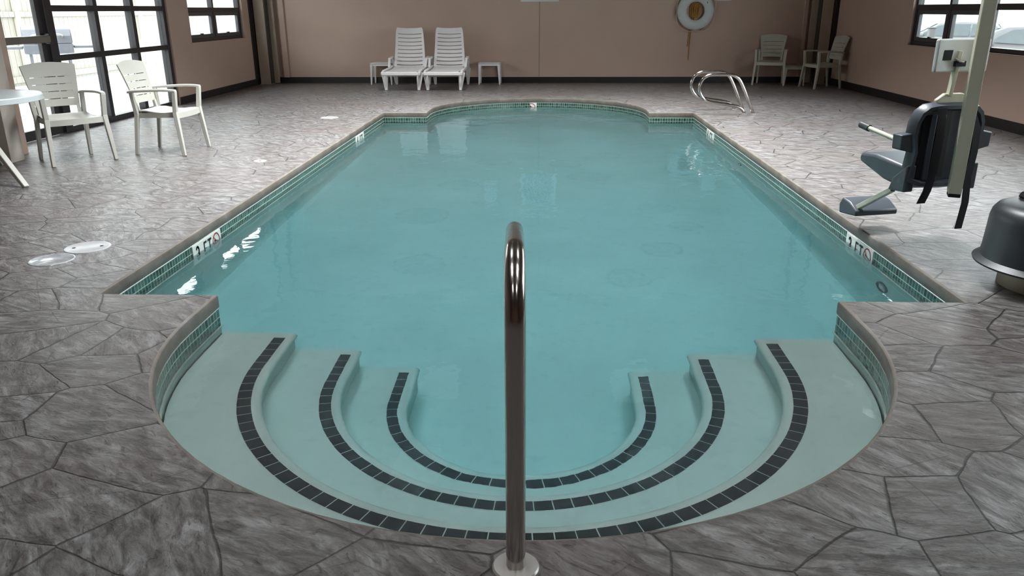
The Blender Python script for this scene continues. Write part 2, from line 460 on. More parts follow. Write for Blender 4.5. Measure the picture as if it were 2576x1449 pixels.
M['hole'] = simple('black_recess', (0.01, 0.01, 0.01), 0.6)
M['cream'] = simple('cream_powder_coat', (0.56, 0.54, 0.42), 0.35, var=0.04)
M['cover'] = simple('charcoal_plastic', (0.028, 0.032, 0.036), 0.42, var=0.15, bmp=0.1, bscale=300)
M['seat'] = simple('grey_seat_plastic', (0.055, 0.065, 0.078), 0.4, var=0.08, bmp=0.1, bscale=300)
M['seat_in'] = simple('dark_seat_liner', (0.010, 0.012, 0.014), 0.6, var=0.2)
M['web'] = simple('black_webbing', (0.008, 0.007, 0.011), 0.8, bmp=0.3, bscale=500)
M['pad'] = simple('white_vinyl_pad', (0.62, 0.64, 0.62), 0.45, var=0.04)
M['ring'] = simple('white_ring_vinyl', (0.62, 0.64, 0.62), 0.5, var=0.05, nscale=20)
M['rope_y'] = simple('yellow_rope', (0.42, 0.20, 0.03), 0.7, var=0.35, nscale=60)
M['rope_w'] = simple('pale_cord', (0.62, 0.52, 0.44), 0.7)
M['redstrap'] = simple('red_strap', (0.28, 0.015, 0.02), 0.6)
M['paper'] = simple('white_sign_board', (0.72, 0.72, 0.72), 0.4, var=0.01)
M['snow'] = simple('packed_snow', (0.85, 0.87, 0.90), 0.7, var=0.05, nscale=1.2, bmp=0.6, bscale=3)
M['slush'] = simple('icy_car_park', (0.20, 0.21, 0.22), 0.6, var=0.14, nscale=0.5)
M['old_snow'] = simple('grey_ploughed_snow', (0.20, 0.205, 0.21), 0.8, var=0.35, nscale=0.8)
M['grill'] = simple('grey_grill_metal', (0.13, 0.14, 0.16), 0.4, var=0.1)
M['carpaint'] = simple('silver_white_car_paint', (0.15, 0.16, 0.165), 0.25, var=0.01)
M['carglass'] = simple('tinted_car_glass', (0.045, 0.06, 0.065), 0.15, var=0.1)
M['cartail'] = simple('red_tail_lamp', (0.22, 0.015, 0.03), 0.2)
M['rubber'] = simple('tyre_rubber', (0.03, 0.03, 0.03), 0.8)
M['utility'] = simple('grey_utility_box', (0.09, 0.09, 0.09), 0.6)

def fence_mat():
    m, nt, b = new_mat('cream_vinyl_fence')
    v = objco(nt); s = N(nt, 'ShaderNodeSeparateXYZ'); L(nt, v, s.inputs[0])
    f = mth(nt, 'FRACT', mth(nt, 'DIVIDE', s.outputs[1], 0.17)); e = mth(nt, 'MINIMUM', f, mth(nt, 'SUBTRACT', 1.0, f))
    g = ramp(nt, e, [(0.03, 0.0), (0.06, 1.0)])
    L(nt, mixc(nt, g, (0.17, 0.155, 0.125), (0.25, 0.235, 0.195)), b.inputs['Base Color']); b.inputs['Roughness'].default_value = 0.5
    bump(nt, b, g, 0.6, 0.01); return m
M['fence'] = fence_mat()

# ------------------------------------------------------------------ room
CX = -0.1; PXL, PXR, PY0, PY1 = -2.33, 2.13, 3.81, 11.54
RW = 1.6; NC = 3.45; FC = 11.90    # end bays: radius and centres

def pool_outline(off=0.0, seg=44):
    """counter-clockwise outline; off > 0 grows outwards"""
    P = []
    def arc(cx, cy, r, a0, a1, n):
        for k in range(n + 1):
            a = a0 + (a1 - a0) * k / n; P.append((cx + r * math.cos(a), cy + r * math.sin(a)))
    r = RW + off
    P.append((PXL - off, PY0 - off)); P.append((CX - r, PY0 - off))
    arc(CX, NC, r, PI, 2 * PI, seg)
    P.append((CX + r, PY0 - off)); P.append((PXR + off, PY0 - off)); P.append((PXR + off, PY1 + off)); P.append((CX + r, PY1 + off))
    arc(CX, FC, r, 0, PI, seg)
    P.append((CX - r, PY1 + off)); P.append((PXL - off, PY1 + off))
    return P

def sweep_outline(prof, name, mat, parent, uv=False, bevel=0):
    """prof: list of (offset, z) swept round the pool outline"""
    mb = MB(); bm = mb.bm
    uvl = bm.loops.layers.uv.new('UVMap') if uv else None
    loops = [[bm.verts.new((x, y, z)) for x, y in pool_outline(o)] for o, z in prof]
    base = pool_outline(0); n = len(base); S = [0]
    for i in range(n):
        a, b = base[i], base[(i + 1) % n]; S.append(S[-1] + math.hypot(a[0] - b[0], a[1] - b[1]))
    for k in range(len(prof) - 1):
        for i in range(n):
            j = (i + 1) % n
            f = bm.faces.new((loops[k][i], loops[k][j], loops[k + 1][j], loops[k + 1][i]))
            if uv:
                vv = (prof[0][1] - prof[k][1], prof[0][1] - prof[k + 1][1])
                for lp, (u, w) in zip(f.loops, ((S[i], vv[0]), (S[i + 1], vv[0]), (S[i + 1], vv[1]), (S[i], vv[1]))): lp[uvl].uv = (u, w)
    return mb.build(name, mat, parent, smooth=30)

def flat_with_hole(name, outer, hole, z, mat):
    bm = bmesh.new()
    def loop(pts):
        v = [bm.verts.new((x, y, z)) for x, y in pts]
        return [bm.edges.new((v[i], v[(i + 1) % len(v)])) for i in range(len(v))]
    e = loop(outer) + (loop(hole) if hole else [])
    bmesh.ops.triangle_fill(bm, edges=e, use_beauty=True)
    bmesh.ops.recalc_face_normals(bm, faces=bm.faces)
    for f in bm.faces:
        if f.normal.z < 0: f.normal_flip()
    me = bpy.data.meshes.new(name); bm.to_mesh(me); bm.free(); me.materials.append(mat)
    o = bpy.data.objects.new(name, me); C.objects.link(o); return o

struct(flat_with_hole('floor', [(XL - .35, YN), (XR + .35, YN), (XR + .35, YB + .1), (XL - .35, YB + .1)], pool_outline(0.016), 0.0, M['stone']), 'grey stamped concrete pool deck with cracked flagstone pattern')

def wall_with_openings(name, x0, x1, openings, mat):
    ys = sorted({YN, YB} | {a for o in openings for a in o[:2]}); zs = sorted({0.0, ZC} | {a for o in openings for a in o[2:]})
    mb = MB()
    for i in range(len(ys) - 1):
        run = None
        for j in range(len(zs) - 1):
            cy, cz = (ys[i] + ys[i + 1]) / 2, (zs[j] + zs[j + 1]) / 2
            if any(o[0] < cy < o[1] and o[2] < cz < o[3] for o in openings): continue
            mb.box(x0, x1, ys[i], ys[i + 1], zs[j], zs[j + 1])
    bmesh.ops.remove_doubles(mb.bm, verts=mb.bm.verts, dist=1e-5)
    # drop the doubled inner faces
    seen = {}
    for f in list(mb.bm.faces):
        k = tuple(sorted(v.index for v in f.verts))
    mb.bm.verts.index_update()
    dup = {}
    for f in mb.bm.faces: dup.setdefault(tuple(sorted(v.index for v in f.verts)), []).append(f)
    bmesh.ops.delete(mb.bm, geom=[f for fs in dup.values() if len(fs) > 1 for f in fs], context='FACES_ONLY')
    return struct(mb.build(name, mat, smooth=0))
wall_with_openings('wall_left', XL - 0.15, XL, LEFT_OPEN, M['wall'])
wall_with_openings('wall_right', XR, XR + 0.15, RIGHT_OPEN, M['wall'])
struct(MB().box(XL - .3, XR + .3, YB, YB + 0.2, 0, ZC).build('wall_back', M['wall'], smooth=0))
struct(MB().box(XL - .3, XR + .3, YN - 0.2, YN, 0, ZC).build('wall_front', M['rearwall'], smooth=0))
struct(MB().box(XL - .3, XR + .3, YN - .2, YB + .2, ZC, ZC + 0.15).build('ceiling', M['ceiling'], smooth=0))
for (x_, y_) in ADDED_LIGHTS:
    tr_ = thing('added_light_fixture', 'added rectangular fill light on the unseen ceiling', 'light', (x_, y_, ZC - .035), 0, 'added fill lights over the pool')
    MB().box(-.32, .32, -.62, -.585, 0, .034).box(-.32, .32, .585, .62, 0, .034).box(-.32, -.285, -.585, .585, 0, .034).box(.285, .32, -.585, .585, 0, .034).build('frame', M['added_fixture'], tr_, smooth=0)
    MB().box(-.285, .285, -.585, .585, .005, .034).build('added_diffuser', M['added_fixture'], tr_, smooth=0)
# baseboards
struct(MB().box(XL + .3, XR - .2, YB - 0.014, YB, 0, 0.115).build('baseboard_back', M['base'], smooth=0))
struct(MB().box(XL, XL + 0.014, 12.5, YB - .02, 0, 0.115).build('baseboard_left', M['base'], smooth=0))
struct(MB().box(XR - 0.014, XR, YN, YB - .02, 0, 0.125).build('baseboard_right', M['base'], smooth=0))
# thin joint in the back wall panelling
struct(MB().box(-0.118, -0.106, YB - 0.003, YB, 0.115, ZC).build('trim_1', simple('wall_seam_paint', (0.33, 0.23, 0.18), 0.7), smooth=0), 'narrow vertical seam on the back wall')
# pilaster strips by both back corners
struct(MB().box(-5.30, -5.20, YB - .05, YB, 0.115, ZC).build('trim_2', M['wall'], smooth=0), 'narrow painted batten left of the back wall')
struct(MB().box(5.02, 5.09, YB - .05, YB, 0.115, ZC).build('trim_3', M['wall'], smooth=0), 'narrow painted batten right of the back wall')

def h_column(sx, x_a, x_b, label):
    """steel column with two flanges joined by a shade-dark web, foot plate"""
    t = thing('steel_column', label, 'column', ((x_a + x_b) / 2, 16.2, 0))
    w = abs(x_b - x_a) / 2
    MB().box(-w, w, -0.10, -0.085, 0.012, ZC).build('front_flange', M['steel_paint'], t, smooth=0)
    MB().box(-w + .01, w + .02 , -0.085, 0.10, 0.012, ZC).build('web', M['gap_shade'], t, smooth=0) if sx > 0 else MB().box(-w - .02, w - .01, -0.085, 0.10, 0.012, ZC).build('web', M['gap_shade'], t, smooth=0)  # web widened and coloured dark to paint the shade between the flanges
    s = sx
    MB().box(-w + s * .14, w + s * .12, 0.10, 0.125, 0.012, ZC).build('back_flange', M['steel_paint'], t, smooth=0)
    MB().box(-w - .01, w + .01, -0.12, 0.13, 0, 0.012).build('base_plate', M['steel_paint'], t, smooth=0)
    return t
h_column(1, -5.70, -5.50, 'beige steel column in the left back corner by the small window')
h_column(-1, 5.27, 5.47, 'beige steel column in the right back corner behind the chairs')
# black lines beside the columns, drawn as thin strips
struct(MB().box(XL, XL + .012, 15.95, 16.1, 0.115, ZC).build('trim_4', M['bronze'], smooth=0), 'black vertical strip beside the left corner column')
struct(MB().box(XR - .012, XR, 16.0, 16.12, 0.125, ZC).build('trim_5', M['bronze'], smooth=0), 'black vertical strip beside the right corner column')

# pilaster and square post before the glazed door
struct(MB().box(XL, -5.40, 7.76, 8.05, 0, ZC).build('wall_pilaster', M['wall'], smooth=0), 'tan wall return beside the glazed door')
t = thing('square_post', 'pale square post behind the round white table', 'post', (-5.31, 7.57, 0))
MB().box(-.11, .11, -.105, .105, 0, ZC).build('shaft', M['light_post'], t, bevel=.004)
MB().box(-.14, .10, .105, .135, 0, 0.02).build('foot_trim', M['steel_paint'], t)

# ------------------------------------------------------------------ windows and door
def bar(mb, y0, y1, z0, z1, x, d): mb.box(x - d / 2, x + d / 2, y0, y1, z0, z1)

# left window (window_1): fixed rows above two sliding sashes
def frame_window(name, side, y0, y1, z0, z1, mull_y, bar_z, sashes, label, xg):
    fr = MB(); d = 0.09; w = 0.055
    bar(fr, y0, y1, z0, z0 + w, xg, d); bar(fr, y0, y1, z1 - w, z1, xg, d)
    bar(fr, y0, y0 + w, z0 + w, z1 - w, xg, d); bar(fr, y1 - w, y1, z0 + w, z1 - w, xg, d)
    root = fr.build(name, M['bronze'], bevel=.004); struct(root, label)
    for z in bar_z:
        b_ = MB(); bar(b_, y0 + w, y1 - w, z, z + 0.075, xg, d - .01); b_.build('transom_bar', M['bronze'], root, bevel=.004)
    for y in mull_y:
        b_ = MB(); bar(b_, y - 0.03, y + 0.03, z0 + w, z1 - w, xg, d - .005); b_.build('mullion', M['bronze'], root, bevel=.004)
    for (a, b, c, e, kind) in sashes:
        if kind == 'sash':
            s_ = MB(); xs = xg + (0.01 if side < 0 else -0.01); ws = 0.075
            bar(s_, a, b, c, c + .06, xs, .05); bar(s_, a, b, e - .06, e, xs, .05)
            bar(s_, a, a + ws, c + .06, e - .06, xs, .05); bar(s_, b - ws, b, c + .06, e - .06, xs, .05)
            so = s_.build('sash', M['sash'], root, bevel=.003)
            MB().box(xs - .003, xs + .003, a + ws, b - ws, c + .06, e - .06).build('pane', M['glass'], so, smooth=0)
            yk = (a + b) / 2
            xk = xs + (0.03 if side < 0 else -0.03)
            MB().box(min(xs, xk), max(xs, xk), yk - .04, yk + .04, c + .05, c + .075).build('latch', M['base'], so, bevel=.004)
        else:
            MB().box(xg - .003, xg + .003, a, b, c, e).build('pane', M['glass'], root, smooth=0)
    return root
GL = XL - 0.09; GR = XR + 0.09
frame_window('window_1', -1, 13.22, 15.62, 0.91, 2.75, [14.36], [1.38, 2.02],
    [(13.28, 14.33, 0.965, 1.38, 'sash'), (14.39, 15.56, 0.965, 1.38, 'sash'), (13.28, 15.56, 1.46, 2.69, 'pane')],
    'dark framed small window high in the left wall near the back corner', GL)
frame_window('window_2', 1, 3.4, 12.85, 0.87, 2.75, [11.79, 10.73, 8.6, 6.5], [1.37, 2.02],
    [(11.82, 12.79, 0.925, 1.37, 'sash'), (10.76, 11.76, 0.925, 1.37, 'sash'), (8.63, 10.70, 0.925, 1.37, 'pane'), (6.53, 8.57, 0.925, 1.37, 'pane'), (3.46, 6.47, 0.925, 1.37, 'pane'), (3.46, 12.79, 1.445, 2.69, 'pane')],
    'long dark framed window in the right wall behind the pool lift', GR)
# window sills
struct(MB().box(XL - .04, XL + .012, 13.2, 15.64, 0.893, 0.91).build('trim_6', M['wall'], smooth=0), 'painted sill under the small left window')
struct(MB().box(XR - .012, XR + .04, 3.38, 12.87, 0.853, 0.87).build('trim_7', M['steel_paint'], smooth=0), 'painted sill under the right window')

# glazed side light and door in the left wall
y0, y1 = 9.42, 12.5
fr = MB(); d = .11
bar(fr, y0, y1, 0, 0.07, GL, d); bar(fr, y0, y1, 2.68, 2.75, GL, d); bar(fr, y1 - .09, y1, 0.07, 2.68, GL, d); bar(fr, y0, y0 + .15, .07, 2.68, GL, d)
root = struct(fr.build('window_3', M['bronze'], bevel=.004), 'tall dark framed glazed side light of nine panes beside the door')
for y in (10.54, 11.50):
    b_ = MB(); bar(b_, y - .045, y + .045, .07, 2.68, GL, d - .01); b_.build('mullion', M['bronze'], root, bevel=.004)
for z in (0.84, 1.40, 2.03):
    b_ = MB(); bar(b_, y0 + .15, y1 - .09, z, z + .07, GL, d - .015); b_.build('transom_bar', M['bronze'], root, bevel=.004)
for (a, b) in ((y0 + .15, 10.495), (10.585, 11.455), (11.545, y1 - .09)):
    for (c, e) in ((.07, .84), (.91, 1.40), (1.47, 2.03), (2.10, 2.68)):
        MB().box(GL - .003, GL + .003, a, b, c, e).build('pane', M['glass'], root, smooth=0)
fr = MB()
dy0, dy1 = 8.08, 9.40
bar(fr, dy0, dy1, 0.01, 0.12, GL, .05); bar(fr, dy0, dy1, 2.05, 2.12, GL, .05); bar(fr, dy0, dy0 + .10, .12, 2.05, GL, .05); bar(fr, dy1 - .10, dy1, .12, 2.05, GL, .05)
door = struct(fr.build('door_1', M['bronze'], bevel=.004), 'dark framed glass exit door with a push bar')
MB().box(GL - .003, GL + .003, dy0 + .10, dy1 - .10, .12, 2.05).build('pane', M['glass'], door, smooth=0)
pb = MB().box(GL + .04, GL + .12, dy0 + .02, dy1 - .06, 1.06, 1.14).build('push_bar', simple('pewter_push_bar', (0.20, 0.18, 0.15), .4, metal=.3), door, bevel=.01)
MB().box(GL + .025, GL + .10, dy1 - .05, dy1 - .005, 1.04, 1.16).build('latch_case', M['bronze'], pb, bevel=.006)
MB().box(GL + .025, GL + .10, dy0 + .0, dy0 + .03, 1.04, 1.16).build('hinge_case', M['bronze'], pb, bevel=.006)
b_ = MB(); bar(b_, 8.05, 9.42, 2.12, 2.22, GL, .1); bar(b_, 8.05, 9.42, 2.69, 2.75, GL, .1)
hd = struct(b_.build('window_4', M['bronze'], bevel=.004), 'dark framed light over the exit door')
MB().box(GL - .003, GL + .003, 8.05, 9.42, 2.22, 2.69).build('pane', M['glass'], hd, smooth=0)

# ------------------------------------------------------------------ pool
pool = thing('swimming_pool', 'indoor swimming pool with rounded ends, curved entry steps and green waterline tiles', 'pool', (0, 0, 0))
cp = [(0.016, 0.0), (0.009, -0.0015), (0.003, -0.006), (0.0, -0.014), (0.0, -0.066), (0.003, -0.073), (0.006, -0.075)]
sweep_outline(cp, 'coping', M['coping'], pool)
sweep_outline([(0.004, -0.074), (0.004, -0.222)], 'waterline_tiles', M['tile'], pool, uv=True)
sweep_outline([(0.004, -0.222), (0.002, -0.224), (-0.006, -0.224), (-0.006, -0.232), (0.004, -0.240), (0.004, FLOOR_Z + .12), (-0.01, FLOOR_Z + .06), (-0.04, FLOOR_Z + .02), (-0.10, FLOOR_Z)], 'pool_wall', M['plaster'], pool)
fl = flat_with_hole('pool_floor', pool_outline(-0.10), None, FLOOR_Z, M['plaster']); fl.parent = pool

def d_shape(r, y_end, n=40):
    """half disc that opens towards +y, straight sided up to y_end"""
    return [(CX + r * math.cos(PI + PI * k / n), NC + r * math.sin(PI + PI * k / n)) for k in range(n + 1)]
def step(k, r_out, r_edge, z, rb0, rb1):
    """crescent tread between outer radius and nosing radius, riser below"""
    n = 48; LIP = 0.018; yend = PY0 + .004
    mb = MB(); bm = mb.bm
    prof = [(r_out, z), (r_edge + .03, z), (r_edge + .012, z - .004), (r_edge + .003, z - .014), (r_edge, z - .03), (r_edge + .002, z - .045), (r_edge + LIP, z - .055), (r_edge + LIP, FLOOR_Z - .01)]
    rings = []
    for r, zz in prof:
        rr = [(CX - r, yend)] + [(CX + r * math.cos(PI + PI * i / n), NC + r * math.sin(PI + PI * i / n)) for i in range(n + 1)] + [(CX + r, yend)]
        rings.append([bm.verts.new((x, y, zz)) for x, y in rr])
    for A, B in zip(rings, rings[1:]):
        for i in range(len(A) - 1): bm.faces.new((A[i], A[i + 1], B[i + 1], B[i]))
    # end faces towards the deep water
    for idx in (0, -1):
        a = [r[idx] for r in rings]
        low = bm.verts.new((a[0].co.x, a[0].co.y, FLOOR_Z - .01))
        bm.faces.new(a + [low])
    o = mb.build('entry_step', M['plaster'], pool, smooth=40)
    # band of black tiles set in the tread
    L_arc = PI * (rb0 + rb1) / 2; tl = 0.074; band_y = PY0 - .055
    tiles = MB(); rm = (rb0 + rb1) / 2; straight = band_y - NC
    total = L_arc + 2 * straight; cnt = round(total / tl); tl = total / cnt; gap = 0.0045
    def at(s, r):
        if s < straight: return (CX - r, band_y - s)
        if s > straight + L_arc: return (CX + r, NC + (s - straight - L_arc))
        a = PI + (s - straight) / rm; return (CX + r * math.cos(a), NC + r * math.sin(a))
    for i in range(cnt):
        s0, s1 = i * tl + gap / 2, (i + 1) * tl - gap / 2
        sm = (s0 + s1) / 2
        poly = [at(s0, rb0), at(sm, rb0), at(s1, rb0), at(s1, rb1), at(sm, rb1), at(s0, rb1)]
        tiles.prism(poly, lambda u, v: (u, v, z - .003), lambda u, v: (u, v, z + .0025))
    tiles.build('step_edge_tiles', M['black_tile'], o, smooth=0)
    g = MB(); A = []; B = []
    m = 80
    for i in range(m + 1):
        s = total * i / m; x, y = at(s, rb0 + .002); A.append(g.bm.verts.new((x, y, z + .0012))); x, y = at(s, rb1 - .002); B.append(g.bm.verts.new((x, y, z + .0012)))
    for i in range(m): g.bm.faces.new((A[i], A[i + 1], B[i + 1], B[i]))
    g.build('tile_grout', M['grout'], o, smooth=0)
    return o
step(1, RW - .004, 1.20, TREAD[0], 1.305, 1.245)
step(2, 1.235, 0.86, TREAD[1], 0.960, 0.905)
step(3, 0.895, 0.555, TREAD[2], 0.655, 0.603)

# depth markers
def glyphs(kind):
    """strokes drawn inside a unit box 0..1 wide 0..1 high -> list of polylines"""
    if kind == '3':
        a = [(.5 + .36 * math.cos(t), .74 + .22 * math.sin(t)) for t in [PI * .85 - PI * 1.35 * k / 12 for k in range(13)]]
        b = [(.48 + .40 * math.cos(t), .27 + .24 * math.sin(t)) for t in [PI * .5 - PI * 1.38 * k / 14 for k in range(15)]]
        return [a + b]
    if kind == '4': return [[(.62, 0), (.62, 1), (.05, .30), (.95, .30)]]
    if kind == 'F': return [[(.12, 0), (.12, .94), (.92, .94)], [(.12, .52), (.75, .52)]]
    if kind == 'T': return [[(.5, 0), (.5, .94)], [(0, .94), (1, .94)]]
def marker(frame, items, width, name_label, parent):
    """frame(u, v, n) -> point on the pool wall; u along reading direction, v up, n out"""
    z0, z1 = -0.220, -0.080
    pl_ = MB().prism([(0, z0), (width, z0), (width, z1), (0, z1)], lambda u, v: frame(u, v, 0.0), lambda u, v: frame(u, v, 0.006)).build('depth_marker', M['marker'], parent, smooth=0)
    tag(pl_, name_label)
    for (ch, u, w) in items:
        if ch == 'O':
            ring = MB(); r = .058; c = (u, (z0 + z1) / 2 + .002)
            pts = [(c[0] + r * math.cos(2 * PI * k / 32), c[1] + r * math.sin(2 * PI * k / 32)) for k in range(32)]
            stroke(ring, pts + [pts[0]], .009, frame, .0075)
            s = r * .707; stroke(ring, [(c[0] - s, c[1] + s), (c[0] + s, c[1] - s)], .009, frame, .0078)
            ring.build('prohibition_ring', M['red'], pl_, smooth=0)
            dv = MB()
            stroke(dv, [(c[0] - .028, c[1] + .012), (c[0], c[1] + .004), (c[0] + .020, c[1] - .022)], .014, frame, .0070)
            stroke(dv, [(c[0] + .012, c[1] + .002), (c[0] + .030, c[1] - .008)], .007, frame, .0070)
            hp = [(c[0] + .030 + .008 * math.cos(t * PI / 4), c[1] - .030 + .008 * math.sin(t * PI / 4)) for t in range(8)]
            dv.prism(hp, lambda a, b: frame(a, b, .0055), lambda a, b: frame(a, b, .0072))
            dv.build('diver_pictogram', M['ink'], pl_, smooth=0)
        else:
            g = MB(); h = .112
            for line in glyphs(ch):
                stroke(g, [(u + x * w, z0 + .012 + y * h) for x, y in line], .015, frame, .0075)
            g.build('letter', M['ink'], pl_, smooth=0)
    return pl_
def stroke(mb, line, w, frame, n1):
    for (a, b) in zip(line, line[1:]):
        dx, dy = b[0] - a[0], b[1] - a[1]; l = math.hypot(dx, dy)
        if l < 1e-6: continue
        ex, ey = dx / l * w * .3, dy / l * w * .3; px, py = -dy / l * w / 2, dx / l * w / 2
        q = [(a[0] - ex + px, a[1] - ey + py), (a[0] - ex - px, a[1] - ey - py), (b[0] + ex - px, b[1] + ey - py), (b[0] + ex + px, b[1] + ey + py)]
        mb.prism(q, lambda u, v: frame(u, v, .0055), lambda u, v: frame(u, v, n1))
WLX = PXL - .004; WRX = PXR + .004
ITEMS = [('3', .045, .055), ('F', .175, .050), ('T', .245, .055), ('O', .385, 0)]
marker(lambda u, v, n: (WLX + n, 4.93 + u, v), ITEMS, .47, 'white depth marker reading 3 FT beside a no diving symbol, left side', pool)
marker(lambda u, v, n: (WRX - n, 5.42 - u, v), ITEMS, .47, 'white depth marker reading 3 FT beside a no diving symbol, right side', pool)
ITEMS4 = [('4', .05, .07), ('F', .22, .055), ('T', .30, .06)]
marker(lambda u, v, n: (WLX + n, 9.72 + u, v), ITEMS4, .45, 'white depth marker near the far left corner', pool)
marker(lambda u, v, n: (WRX - n, 10.50 - u, v), ITEMS4, .45, 'white depth marker near the far right corner', pool)
marker(lambda u, v, n: (-0.30 + u, FC + RW + .003 - n, v), [('O', .085, 0)], .17, 'white no diving tile on the far curved end', pool)
# wall fittings under water
def fitting(x, y, z, nx, r, nm='wall_inlet'):
    mb = MB(); pts = [(x, y + r * math.cos(2 * PI * k / 24), z + r * math.sin(2 * PI * k / 24)) for k in range(24)]
    mb.tube(pts, r * .14, 6, closed=True); o = mb.build(nm, M['grill'], pool)
    MB().prism([(r * .55 * math.cos(2 * PI * k / 16), r * .55 * math.sin(2 * PI * k / 16)) for k in range(16)],
               lambda u, v: (x, y + u, z + v), lambda u, v: (x - nx * .006, y + u, z + v)).build('inlet_eye', M['pad'], o)
fitting(PXR - .002, 4.75, -0.48, 1, .07, 'wall_inlet')
fitting(PXL + .002, 4.35, -0.42, -1, .035, 'wall_inlet')
fitting(PXR - .002, 8.6, -0.42, 1, .05, 'wall_inlet')

# water body
bm = bmesh.new()
o_ = pool_outline(0.016)
A = [bm.verts.new((x, y, WL)) for x, y in o_]; B = [bm.verts.new((x, y, FLOOR_Z - .03)) for x, y in o_]
bm.faces.new(A); bm.faces.new(B[::-1])
for i in range(len(o_)): bm.faces.new((A[i], B[i], B[(i + 1) % len(o_)], A[(i + 1) % len(o_)]))
bmesh.ops.recalc_face_normals(bm, faces=bm.faces)
me = bpy.data.meshes.new('pool_water'); bm.to_mesh(me); bm.free(); me.materials.append(M['water'])
w = bpy.data.objects.new('pool_water', me); C.objects.link(w)
tag(w, 'clear turquoise water filling the swimming pool', 'water', kind='stuff')

# ------------------------------------------------------------------ chairs
def resin_chair(label, loc, rz, mat, group):
    t = thing('resin_armchair', label, 'chair', loc, rz, group)
    # local front = +x
    def seat_fn(u, v):   # u across -1..1, v front->back 0..1
        x = 0.235 - 0.44 * v; wd = 0.245 - 0.035 * v
        z = 0.435 - 0.035 * math.sin(min(1, v * 1.25) * PI) * (1 - 0.4 * u * u) - 0.02 * max(0, .12 - v) / .12 + .006 * u * u
        return (x + .02 * (1 - u * u) * (1 if v < .05 else 0), u * wd, z), (0, 0, 1)
    us = [-1 + k / 6 for k in range(13)]; vs = [0, .04, .1, .2, .3, .4, .5, .6, .7, .8, .9, 1]
    MB().panel(seat_fn, us, vs, .012).build('seat', mat, t)
    ap = MB()
    def ap_fn(u, v): return (0.232 + .022 * (1 - u * u), u * .245, 0.428 - .055 * v), (1, 0, 0)
    ap.panel(ap_fn, us, [0, .5, 1], .010); ap.build('front_apron', mat, t)
    for s in (-1, 1):
        MB().beam((.20, s * .236, .405), (-.20, s * .205, .395), .012, .05).build('side_rail', mat, t)
    def back_pt(u, v):
        wd = 0.192 + 0.058 * v
        z = 0.455 + 0.445 * v + 0.028 * (1 - u * u) * max(0, (v - .75) / .25)
        x = -0.205 - 0.085 * v - 0.03 * v * v - 0.035 * (1 - u * u)
        return Vector((x, u * wd, z))
    def back_fn(u, v): return back_pt(u, v), Vector((.96, -.12 * u, .2)).normalized()
    ub = [-1, -.82, -.72, -.5, -.28, -.22, 0, .22, .28, .5, .72, .82, 1]
    ub = [-1, -.80, -.55, -.30, -.24, -.1, .1, .24, .30, .55, .80, 1]
    vb = [0.0, .035, .19, .205, .35, .365, .51, .525, .67, .69, .83, .845, .95, 1.0]
    vb = [0.12, .20, .275, .29, .36, .43, .445, .52, .585, .60, .67, .74, .755, .85, .93, 1.0]
    slots = {2, 5 + 0, 8, 11}
    slots = {j for j in range(len(vb) - 1) if abs(vb[j + 1] - vb[j] - .015) < 1e-3}
    hole = lambda i, j: j in slots and i in (1, 2, 4, 5, 6, 8, 9)
    MB().panel(back_fn, ub, vb, .014, hole).build('backrest', mat, t)
    for s in (-1, 1):
        # upright carrying the backrest
        up = MB(); up.beam(back_pt(s * .93, .14), back_pt(s * .98, -.12), .03, .03, .035, .035); up.build('back_upright', mat, t)
        a = MB()
        pts = [(.262, s * .272, .648), (.17, s * .277, .655), (.05, s * .275, .655), (-.10, s * .262, .648), (-.22, s * .248, .640), (-.262, s * .236, .63)]
        cv = catmull(pts, 4); nv = len(cv) - 1
        a.panel(lambda u, v, cv=cv, nv=nv: (cv[round(v * nv)] + Vector((0, u * (.027 - .006 * abs(v * 2 - 1) ** 3), -.004 * u * u)), (0, 0, 1)), [-1, -.5, 0, .5, 1], [k / nv for k in range(nv + 1)], .024)
        a.build('armrest', mat, t, bevel=.006)
        f = MB(); f.beam((.245, s * .272, .645), (.222, s * .262, .43), .045, .038, .045, .042); f.beam((.222, s * .262, .44), (.268, s * .288, 0), .045, .045, .034, .034)
        f.build('leg', mat, t, bevel=.005)
        r = MB(); r.beam((-.225, s * .240, .635), (-.205, s * .222, .40), .04, .036, .042, .04); r.beam((-.205, s * .222, .41), (-.262, s * .236, 0), .042, .042, .032, .032)
        r.build('leg', mat, t, bevel=.005)
    return t
GRP = 'white resin armchairs around the pool'
resin_chair('white slatted resin armchair beside the round table, before the glazed door', (-4.67, 7.66, 0), math.atan2(-.66, .75), M['resin'], GRP)
resin_chair('white slatted resin armchair facing right, between the glazed side light and the pool', (-3.93, 8.20, 0), math.radians(-2), M['resin'], GRP)
resin_chair('pale slatted resin armchair left of the low stool by the back wall, facing the pool', (4.37, 16.02, 0), math.radians(-108), M['resin_b'], GRP)
resin_chair('pale slatted resin armchair right of the low stool, its back to the right wall', (5.14, 15.32, 0), math.radians(190), M['resin_b'], GRP)

